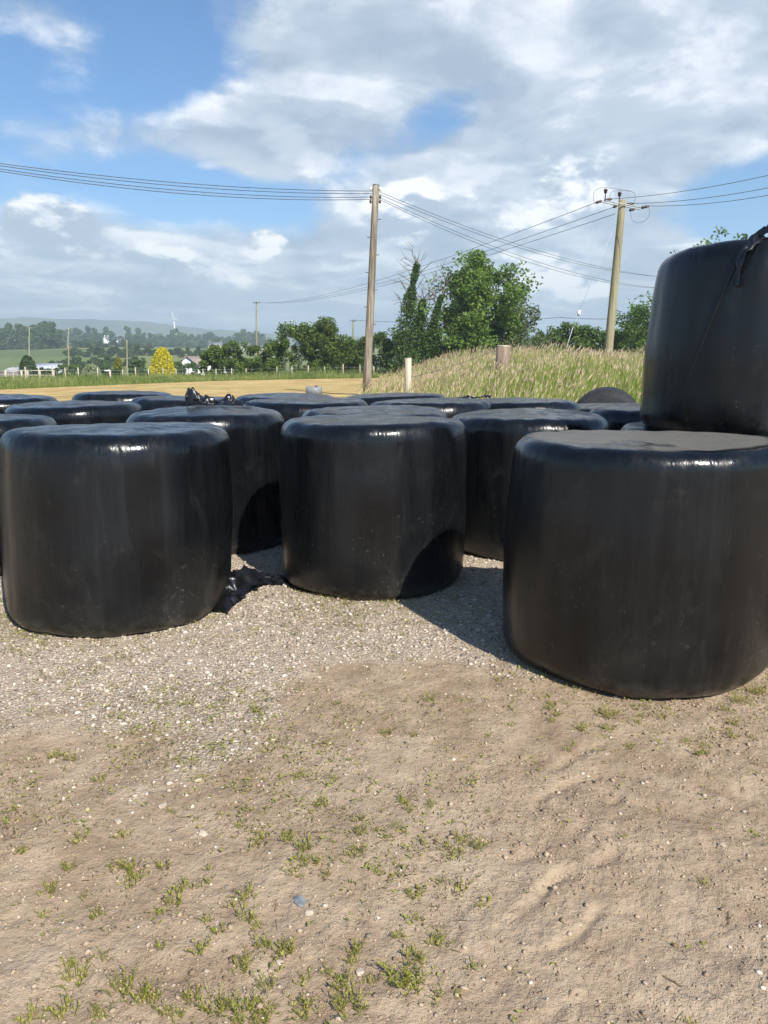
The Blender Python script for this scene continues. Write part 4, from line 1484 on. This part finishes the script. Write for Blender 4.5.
YL = 30.0
bl = gz(xat(366.5, YL, .3), YL)
tl = at(376, 185, YL)
eL, tv = leaning_pole("utility_pole", "weathered brown utility pole left of centre, leaning slightly right", bl, tl, 0.165, 0.115, "pole_brown")
u = tv.normalized()
for dz in (0.16, 0.42, 0.58):
    c_ = tv - u * dz
    mb = MB(); mb.tube([(c_.x - .17, c_.y - 0.02, c_.z), (c_.x + .17, c_.y - .02, c_.z)], .02, 6); mb.build("hook_bolt", M["metal_dark"], eL)
    for sx in (-1, 1):
        mb = MB(); mb.tube([(c_.x + sx * .17, c_.y, c_.z - .05), (c_.x + sx * .17, c_.y, c_.z + .01), (c_.x + sx * .17, c_.y, c_.z + .07)], [.03, .045, .028], 8); mb.build("insulator", M["insul_white"] if dz < .2 else M["insul_dark"], eL)
for k in range(7):
    c_ = tv - u * (1.2 + k * 0.62)
    sx = 1 if k % 2 == 0 else -1
    mb = MB(); mb.tube([(c_.x + sx * .1, c_.y - .05, c_.z), (c_.x + sx * .24, c_.y - .05, c_.z + .01)], .014, 6); mb.build("step_bolt", M["metal_dark"], eL)
mb = MB(); mb.tube([tuple(tv * .999), tuple(tv + u * .02)], [.13, .11], 10); mb.build("pole_cap", M["metal_grey"], eL)

YR = 27.0
br = gz(xat(605.5, YR, .9), YR)
trp = at(622.5, 200, YR)
eR, tr_ = leaning_pole("utility_pole", "pale leaning utility pole at right with wires and insulators at its top", br, trp, 0.165, 0.115, "pole_pale")
rel = lambda px, py, Y=YR: at(px, py, Y) - Vector(br)
armL, armR = rel(604, 201.5, YR - .4), rel(641, 208.5, YR + .3)
mb = MB()
for kk in (0, 1):
    o_ = Vector((0, 0.14 * (1 if kk else -1), 0))
    mb.tube([tuple(armL + o_), tuple(armR + o_)], .022, 6)
mb.build("crossarm", M["wire_light"], eR)
for (pa, pb) in (((602, 201), (595, 203)), ((604, 200.5), (612, 199)), ((617, 205.5), (613, 207.5)), ((626, 204.5), (634, 203.5)), ((629, 210.5), (635, 209)), ((641, 208), (649, 206))):
    a, c_ = rel(*pa), rel(*pb)
    mb = MB()
    pts = [tuple(a + (c_ - a) * q) for q in np.linspace(0, 1, 6)]
    mb.tube(pts, [.02, .05, .035, .05, .035, .02], 8)
    mb.build("insulator", M["insul_dark"], eR, smooth=True)
for (px, y0, y1) in ((605, 200, 189), (619, 203, 192)):
    a, c_ = rel(px, y0), rel(px + .8, y1)
    mb = MB()
    pts = [tuple(a + (c_ - a) * q) for q in (0, .6, .62, .8, .82, 1)]
    mb.tube(pts, [.016, .016, .05, .05, .07, .05], 8)
    mb.build("surge_arrester", M["insul_dark"], eR)


def curve_px(pts, Y, n=22):
    P = np.array(pts, float)
    tt = np.linspace(0, 1, len(P))
    uu = np.linspace(0, 1, n)
    deg = min(len(P) - 1, 3)
    cx, cy = np.polyfit(tt, P[:, 0], deg), np.polyfit(tt, P[:, 1], deg)
    return [tuple(at(np.polyval(cx, q), np.polyval(cy, q), Y) - Vector(br)) for q in uu]


for pts in ([(594, 203), (594, 192), (600, 189), (606, 188.5), (620, 188), (630, 191)], [(619, 191), (612, 192), (610, 197), (612, 200)], [(648, 207), (649, 216), (641, 223), (634, 221), (631, 212)], [(619, 190), (627, 191), (634, 193), (634, 203)]):
    mb = MB(); mb.tube(curve_px(pts, YR), .006, 5); mb.build("jumper_wire", M["wire"], eR)

# small distant poles
FARP = [("thin grey pole with a short arm rising behind the low hedge", 256.2, 345, 302, 105, True), ("pale slim pole standing just left of the brown pole behind the hedge", 353, 372, 320, 88, True),
        ("thin pole with a bracket lamp left of the golden conifer", 126.5, 376, 340, 120, False), ("short pole with a cross arm beside the farm sheds", 68, 369, 343, 150, True),
        ("faint thin pole in front of the wooded slope on the left", 29, 345, 327, 300, True), ("faint thin pole against the far treeline left of the white farmhouse", 68.5, 336, 327.5, 480, False)]
far_tops = []
for lab, px, py0, py1, Y, arm in FARP:
    b = gz(xat(px, Y), Y)
    tp = at(px + .3, py1, Y)
    e, tvx = leaning_pole("utility_pole", lab, b, tp, max(.12, .0011 * Y), max(.09, .0008 * Y), "pole_pale")
    far_tops.append(tp)
    if arm:
        w = size_px(Y, 3.2)
        mb = MB(); mb.box((tvx.x, tvx.y - .1, tvx.z - size_px(Y, .8)), (w * 2, .12, size_px(Y, .6))); mb.build("crossarm", M["metal_grey"], e)
        for sx in (-.8, 0, .8):
            mb = MB(); mb.tube([(tvx.x + sx * w, tvx.y - .1, tvx.z - size_px(Y, .5)), (tvx.x + sx * w, tvx.y - .1, tvx.z + size_px(Y, .4))], [size_px(Y, .3), size_px(Y, .2)], 6); mb.build("insulator", M["insul_dark"], e)
    elif Y < 200:
        mb = MB()
        mb.tube([tuple(tvx), tuple(tvx + Vector((-.45, 0, .15))), tuple(tvx + Vector((-.9, 0, .1)))], .04, 6); mb.build("lamp_arm", M["metal_grey"], e)
        mb = MB(); mb.tube([tuple(tvx + Vector((-.85, 0, .1))), tuple(tvx + Vector((-1.3, 0, .04)))], [.10, .07], 8); mb.build("lamp_head", M["metal_grey"], e)

# overhead wires
OW = "overhead wires on the brown pole"
for k, (y0, y1, lab) in enumerate([(161.5, 191.0, "uppermost overhead wire crossing the sky left of the brown pole"), (163.5, 193.5, "second overhead wire from the top left of the brown pole"),
                                   (166.5, 197.0, "third overhead wire from the top left of the brown pole"), (168.5, 199.2, "lowest overhead wire left of the brown pole")]):
    p = at(-30, y0 - 2.2, 24.0); q = at(374, y1, YL)
    wire("overhead_wire", lab, [span(p, q, 0.22 + .03 * k)], 0.011, group=OW)
for k, (y0, pe, lab) in enumerate([(191.5, (700, 279, 52), "upper overhead wire running down right from the brown pole"), (194, (690, 277, 52), "thin overhead wire just under the upper one right of the brown pole"),
                                   (197, (690, 289, 52), "third overhead wire down right of the brown pole"), (199, (680, 288, 52), "lowest overhead wire running right from the brown pole")]):
    p = at(378.5, y0, YL); q = at(*pe)
    wire("overhead_wire", lab, [span(p, q, 0.75 + .05 * k)], 0.009, group=OW)
OR = "overhead wires on the leaning pale pole"
tf = far_tops[0]
for k, (s, dx, lab) in enumerate([((595, 203), -.8, "upper wire from the pale leaning pole to the far thin pole"), ((613, 207.5), 0, "middle wire from the pale leaning pole to the far thin pole"), ((615, 214), .8, "lower wire from the pale leaning pole to the far thin pole")]):
    p = at(*s, YR); q = Vector((tf.x + dx * .4, tf.y - .1, tf.z - .05))
    wire("overhead_wire", lab, [span(p, q, 1.0)], 0.009, group=OR)
for k, (s, e_, lab) in enumerate([((611, 199), (800, 168), "upper wire leaving the pale leaning pole to the right edge"), ((634, 203.5), (800, 181), "middle wire leaving the pale leaning pole to the right edge"), ((649, 206), (800, 189), "lower wire leaving the pale leaning pole to the right edge")]):
    wire("overhead_wire", lab, [span(at(*s, YR), at(*e_, 22), 0.12)], 0.008, group=OR)
wire("telephone_wire", "low cable passing behind the tall tree and the pale leaning pole", [span(far_tops[1], at(560, 317.5, 70), .35), span(at(560, 317.5, 70), at(760, 300, 62), .6)], 0.02)
# stay wire with its guard and insulator
e = empty("stay_wire", at(562, 352, 25.5), "thin slanting stay wire with a white insulator left of the leaning pole", "stay wire")
o0 = Vector(e.location)
mb = MB(); mb.tube([tuple(at(616, 222, YR) - o0), tuple(at(579, 312, 25.9) - o0)], .006, 5); mb.build("wire", M["wire_light"], e)
mb = MB(); mb.tube([tuple(at(579, 315, 25.9) - o0), tuple(at(573, 329, 25.8) - o0)], .006, 5); mb.build("wire", M["wire_light"], e)
mb = MB(); mb.tube([tuple(at(573, 327, 25.8) - o0), (0, 0, -.35)], .012, 6); mb.build("guard", M["wire_light"], e)
mb = MB(); mb.tube([tuple(at(579.8, 310, 25.9) - o0), tuple(at(579, 313, 25.9) - o0), tuple(at(578.3, 316, 25.9) - o0)], [.03, .065, .03], 8); mb.build("insulator", M["insul_white"], e, smooth=True)

# ------------------------------------------------------------------ trough and buildings
b = gz(xat(314, 30), 30)
e = empty("water_trough", b, "small grey metal trough standing on the stubble field left of the brown pole", "trough")
mb = MB()
for (c_, s) in (((0, 0, .14), (.56, .37, .04)), ((0, -.2, .25), (.58, .03, .30)), ((0, .2, .25), (.58, .03, .30)), ((-.275, 0, .252), (.03, .37, .29)), ((.275, 0, .252), (.03, .37, .29))):
    mb.box(c_, s)
mb.build("tank", M["metal_grey"], e)
for sx in (-.24, .24):
    mb = MB(); mb.box((sx, 0, .035), (.06, .32, .16)); mb.build("foot", M["metal_dark"], e)
mb = MB(); mb.box((.1, -.06, .42), (.1, .2, .05)); mb.build("float_box", M["metal_dark"], e)


def house(name, label, px, Y, W, D, Hw, Hr, rz, wall, roof, wins=2, chim=True, zoff=0.0, cat="house"):
    """gabled building; local x is the ridge direction, front is -y"""
    b = gz(xat(px, Y), Y, zoff)
    e = empty(name, b, label, cat, None, rz)
    mb = MB()
    x, y = W / 2, D / 2
    v = [(-x, -y, -1), (x, -y, -1), (x, y, -1), (-x, y, -1), (-x, -y, Hw), (x, -y, Hw), (x, y, Hw), (-x, y, Hw), (-x, 0, Hw + Hr), (x, 0, Hw + Hr)]
    mb.add(v, [(0, 1, 5, 4), (1, 2, 6, 9, 5), (2, 3, 7, 6), (3, 0, 4, 8, 7), (4, 5, 9, 8), (6, 7, 8, 9)])
    mb.build("wall", M[wall], e)
    rf = MB()
    ov, th = .3, .12
    sl = math.hypot(y, Hr)
    for s in (-1, 1):
        ang = math.atan2(Hr, y)
        n_ = np.array([0, s * math.sin(ang), math.cos(ang)])
        d_ = np.array([0, s * math.cos(ang), -math.sin(ang)])
        rp = np.array([0, 0, Hw + Hr]) + n_ * .02
        a0, a1 = rp, rp + d_ * (sl + ov)
        q = []
        for off in (0, th):
            for (xx, pnt) in ((-x - ov, a0), (x + ov, a0), (x + ov, a1), (-x - ov, a1)):
                q.append(pnt + np.array([xx, 0, 0]) + n_ * off)
        rf.add(q, [(0, 1, 2, 3), (7, 6, 5, 4), (0, 4, 5, 1), (1, 5, 6, 2), (2, 6, 7, 3), (3, 7, 4, 0)])
    ro = rf.build("roof", M[roof], e)
    if chim:
        for sx in (-.8, .8):
            m = MB(); m.box((sx * x, 0, Hw + Hr + .35), (.7, .6, 1.5)); m.build("chimney", M[wall], ro)
    for k in range(wins):
        xx = -x + W * (k + .5) / wins
        m = MB(); m.box((xx, -y - .02, Hw * .55), (min(1.1, W / wins * .5), .1, 1.2)); wf = m.build("window", M["white_paint"], e)
        m = MB(); m.box((xx, -y - .06, Hw * .55), (min(.9, W / wins * .4), .06, 1.0)); m.build("pane", M["glass"], wf)
    return e


# white house with the long brown roof
eh = house("long_house", "low white gabled house with a long brown roof beyond the fence", 207, 160, 13.0, 4.4, 1.5, 1.4, math.radians(68), "white_paint", "brown_roof", 4, False, 1.3)
for sy in (-1.2, 0, 1.2):
    m = MB(); m.box((-6.5 - .03, sy, 1.2), (.1, .55, .9)); wf = m.build("window", M["white_paint"], eh)
    m = MB(); m.box((-6.5 - .07, sy, 1.2), (.06, .42, .75)); m.build("pane", M["glass"], wf)
house("farmhouse", "pale grey farmhouse with outbuilding among the ridge trees", 216, 640, 11, 7, 3.6, 2.2, 0.1, "cream_wall", "slate", 3, True, 0.3)
house("farm_cottage", "white gabled cottage among the trees on the far ridge", 108, 690, 5, 4, 2.6, 2.4, 1.2, "white_paint", "slate", 2, True, 2.5)
house("bungalow", "small pale bungalow right of the white cottage on the far slope", 118, 660, 7, 5, 2.0, 1.4, 0.05, "white_paint", "slate", 3, False, 2.2)
house("low_barn", "low grey barn at the right end of the far ridge", 240, 600, 16, 8, 2.8, 1.8, 0.05, "cream_wall", "slate", 0, False, 2.0, "barn")
house("shed", "low pale roofed shed beside the round roofed barn at left", 47, 190, 6.6, 5, 1.9, 1.1, 0.06, "tin", "tin", 0, False, 0.4, "shed")
house("stone_outbuilding", "low brown stone outbuilding at the left edge below the pale barn", 8, 118, 3.4, 3, 1.1, .5, 0.05, "stone_wall", "brown_roof", 1, False, 0.0, "shed")


def arch_barn(label, px, Y, W, L, H, zoff, rz):
    b = gz(xat(px, Y), Y, zoff)
    e = empty("arched_barn", b, label, "barn", None, rz)
    a = np.linspace(0, math.pi, 17)
    prof = np.stack([np.cos(a) * W / 2, np.sin(a) * H * .55 + H * .45], -1)
    mb = MB()
    v = [(p[0], -L / 2, p[1]) for p in prof] + [(p[0], L / 2, p[1]) for p in prof]
    n = len(prof)
    mb.add(v, [(i, i + 1, n + i + 1, n + i) for i in range(n - 1)])
    mb.build("roof", M["tin"], e, smooth=True)
    mb = MB()
    for s in (-L / 2 + .05, L / 2 - .05):
        vv = [(W / 2 * .98, s, -.8)] + [(p[0] * .98, s, p[1] * .985) for p in prof] + [(-W / 2 * .98, s, -.8)]
        mb.add(vv, [tuple(range(len(vv)))])
    for s in (-1, 1):
        mb.add([(s * W / 2 * .98, -L / 2 + .05, -.8), (s * W / 2 * .98, L / 2 - .05, -.8), (s * W / 2 * .98, L / 2 - .05, H * .45), (s * W / 2 * .98, -L / 2 + .05, H * .45)], [(0, 1, 2, 3)])
    mb.build("wall", M["tin"], e)
    m = MB(); m.box((0, -L / 2 - .02, H * .22), (W * .4, .1, H * .6)); m.build("door", M["metal_grey"], e)


arch_barn("pale round roofed barn beside the dark evergreen at left", 16, 185, 3.9, 8, 2.6, .2, 0.2)
arch_barn("second pale round roofed barn cut off by the left edge", -3, 170, 3.4, 8, 1.9, -.2, 0.2)

# wind turbine on the skyline
hub = at(174, 318.5, 1500)
e = empty("wind_turbine", (hub.x, hub.y, hub.z - 45), "white wind turbine standing on the hazy skyline", "wind turbine")
mb = MB(); mb.tube([(0, 0, 0), (0, 0, 44)], [1.5, .9], 12); mb.build("tower", M["turbine"], e, smooth=True)
mb = MB(); mb.box((0, -1, 45), (2, 5, 2.2)); mb.build("nacelle", M["turbine"], e)
for k in range(3):
    a = math.radians(100 + 120 * k)
    d_ = np.array([math.cos(a), 0, math.sin(a)])
    c_ = np.array([0, -4, 45])
    mb = MB()
    mb.tube([c_, c_ + d_ * 3, c_ + d_ * 13], [.4, .7, .2], 6); mb.build("blade", M["turbine"], e)

# ------------------------------------------------------------------ haze, sky, sun, camera
HZ = NT("thin_summer_haze")
HZ.t.nodes.remove(HZ.b)
pv = HZ.n("ShaderNodeVolumePrincipled")
pv.inputs["Color"].default_value = (0.72, 0.83, 0.97, 1)
pv.inputs["Density"].default_value = 0.00050
pv.inputs["Anisotropy"].default_value = 0.2
HZ.l(pv.outputs[0], HZ.out.inputs["Volume"])
mb = MB(); mb.box((0, 0, 67), (15600, 15600, 234))
o = mb.build("haze", HZ.m)
o["kind"] = "stuff"
o["label"] = "thin blue haze over the far countryside"
o["category"] = "haze"

SUN_AZ, SUN_EL = 180 - 29, 40
sdir = Vector((math.sin(math.radians(SUN_AZ)) * math.cos(math.radians(SUN_EL)), math.cos(math.radians(SUN_AZ)) * math.cos(math.radians(SUN_EL)), math.sin(math.radians(SUN_EL))))
L = bpy.data.lights.new("sun", "SUN")
L.energy = 4.9
L.angle = math.radians(0.55)
L.color = (1.0, 0.955, 0.88)
so = bpy.data.objects.new("sun", L)
COL.objects.link(so)
so.rotation_euler = (-sdir).to_track_quat("-Z", "Y").to_euler()


def build_world():
    w = bpy.data.worlds.new("World")
    scene.world = w
    w.use_nodes = True
    nt = w.node_tree
    T_ = NT.__new__(NT)
    T_.t = nt
    bg = nt.nodes["Background"]
    out = nt.nodes["World Output"]
    sky = T_.n("ShaderNodeTexSky", sky_type="NISHITA")
    sky.sun_disc = False
    sky.sun_elevation = math.radians(SUN_EL)
    sky.sun_rotation = math.radians(SUN_AZ)
    sky.air_density = 1.0
    sky.dust_density = 0.25
    sky.ozone_density = 4.5
    hs = T_.n("ShaderNodeHueSaturation")
    hs.inputs["Saturation"].default_value = 1.18
    nt.links.new(sky.outputs[0], hs.inputs["Color"])
    nt.links.new(hs.outputs[0], bg.inputs["Color"])
    bg.inputs["Strength"].default_value = 0.094
    d = T_.coord("Generated")
    x, y, z = T_.sep(d)
    # cloud sheet coordinates: a flat layer overhead seen in perspective
    zz = T_.math("ADD", T_.math("MAXIMUM", z, 0.0), 0.16)
    cv = T_.n("ShaderNodeCombineXYZ")
    T_.l(T_.math("DIVIDE", x, zz), cv.inputs[0])
    T_.l(T_.math("DIVIDE", y, zz), cv.inputs[1])
    T_.l(T_.math("MULTIPLY", z, 2.0), cv.inputs[2])
    c = cv.outputs[0]
    n1 = T_.noise(c, 1.7, 9, 0.55, 0.3)
    n2 = T_.noise(T_.map(c, (1, 1, 1), (0.07, -0.09, 0.05)), 1.7, 9, 0.55, 0.3)
    n3 = T_.noise(T_.map(d, (1, 1, 1.9)), 8.0, 9, 0.60, 0.2)
    n4 = T_.noise(T_.map(d, (1, 1, 1.9), (0.012, -0.004, 0.035)), 8.0, 9, 0.60, 0.2)

    def blobs(lst):
        cov = None
        for px, py, rx, ry, wt in lst:
            dc = skydir(px, py)
            sub = T_.n("ShaderNodeVectorMath", operation="SUBTRACT")
            T_.l(d, sub.inputs[0]); sub.inputs[1].default_value = dc
            mul = T_.n("ShaderNodeVectorMath", operation="MULTIPLY")
            T_.l(sub.outputs[0], mul.inputs[0]); mul.inputs[1].default_value = (1 / rx, 0.6 / ry, 1 / ry)
            ln = T_.n("ShaderNodeVectorMath", operation="LENGTH")
            T_.l(mul.outputs[0], ln.inputs[0])
            g = T_.mr(ln.outputs["Value"], 0.0, 1.6, wt, 0.0)
            cov = g if cov is None else T_.math("ADD", cov, g)
        return cov

    # cloud banks and clear patches lie in fixed directions of the sky
    high = blobs([
        (330, 60, .17, .11, .30), (560, 80, .34, .17, .36), (720, 40, .20, .12, .26), (270, 130, .07, .05, .26), (80, 55, .05, .03, .24), (30, 5, .09, .03, .24),
        (110, 135, .24, .045, .25), (500, 230, .22, .09, .32), (560, 190, .12, .08, .2), (90, 255, .30, .06, .28), (120, 300, .55, .05, .26), (560, 300, .34, .06, .30), (300, 295, .6, .07, .34), (384, 335, 1.2, .05, .30),
        (120, 90, .16, .05, -.20), (425, 120, .05, .035, -.30), (735, 205, .09, .05, -.34), (220, 195, .22, .04, -.20), (200, 30, .09, .06, -.16), (480, 92, .05, .04, -.2), (350, 140, .05, .04, -.16), (30, 165, .12, .03, -.1)])
    low = blobs([(52, 226, .06, .03, .40), (130, 255, .10, .03, .12), (200, 258, .07, .02, .14), (266, 243, .034, .018, .52), (403, 210, .042, .036, .52), (530, 272, .05, .024, .28), (590, 290, .06, .022, .26),
                 (500, 225, .16, .06, .16), (120, 290, .30, .035, .10), (640, 250, .1, .03, .06), (268, 128, .05, .03, .18), (575, 180, .06, .05, .2), (740, 150, .08, .06, .12), (420, 60, .2, .05, .06)])
    dens = T_.math("ADD", T_.math("ADD", T_.math("MULTIPLY", n1, 0.50), T_.math("MULTIPLY", n3, 0.62)), high)
    alpha = T_.mr(dens, 0.58, 0.83)
    thick = T_.mr(dens, 0.72, 1.15)
    lit = T_.mr(T_.math("SUBTRACT", n1, n2), -0.06, 0.09)
    puff = T_.mr(n3, 0.38, 0.64)
    bright = T_.math("MULTIPLY", T_.math("ADD", T_.math("MULTIPLY", lit, 0.65), T_.math("MULTIPLY", puff, 0.55)), T_.mr(thick, 0.0, 1.0, 1.0, 0.76))
    ccol = T_.ramp(bright, [(0.0, (0.28, 0.34, 0.415)), (0.3, (0.37, 0.43, 0.50)), (0.6, (0.47, 0.52, 0.58)), (1.0, (0.74, 0.755, 0.77))])
    d2 = T_.math("ADD", n3, low)
    a2 = T_.mr(d2, 0.66, 0.78)
    lit2 = T_.mr(T_.math("SUBTRACT", n3, n4), -0.06, 0.06)
    c2 = T_.ramp(T_.math("MULTIPLY", lit2, T_.mr(d2, 0.64, 0.80, 0.75, 1.0)), [(0.0, (0.34, 0.40, 0.48)), (0.4, (0.52, 0.57, 0.62)), (0.8, (0.70, 0.72, 0.74)), (1.0, (0.84, 0.83, 0.81))])
    cb = T_.n("ShaderNodeBackground")
    nt.links.new(T_.mix(a2, ccol, c2), cb.inputs["Color"])
    cb.inputs["Strength"].default_value = 1.0
    mx = T_.n("ShaderNodeMixShader")
    nt.links.new(T_.math("MAXIMUM", T_.math("MULTIPLY", alpha, 0.93), T_.math("MULTIPLY", a2, 0.95)), mx.inputs[0])
    nt.links.new(bg.outputs[0], mx.inputs[1])
    nt.links.new(cb.outputs[0], mx.inputs[2])
    nt.links.new(mx.outputs[0], out.inputs["Surface"])


build_world()

cam = bpy.data.cameras.new("camera")
cam.sensor_fit = "VERTICAL"
cam.sensor_height = 36.0
cam.lens = F / 1024 * 36.0
cam.clip_start = 0.05
cam.clip_end = 20000
co_ = bpy.data.objects.new("camera", cam)
COL.objects.link(co_)
co_.location = (0, 0, EYE)
co_.rotation_euler = (math.pi / 2 - PITCH, 0, 0)
scene.camera = co_
scene.render.engine = "CYCLES"
scene.render.resolution_x, scene.render.resolution_y = 768, 1024
scene.view_settings.view_transform = "Standard"
scene.view_settings.look = "None"
scene.view_settings.exposure = 0.65
scene.view_settings.gamma = 1.0
scene.view_settings.use_curve_mapping = False
cy = scene.cycles
cy.use_denoising = True
cy.max_bounces = 6
cy.diffuse_bounces = 3
cy.glossy_bounces = 3
cy.transmission_bounces = 3
cy.transparent_max_bounces = 6
cy.volume_bounces = 1
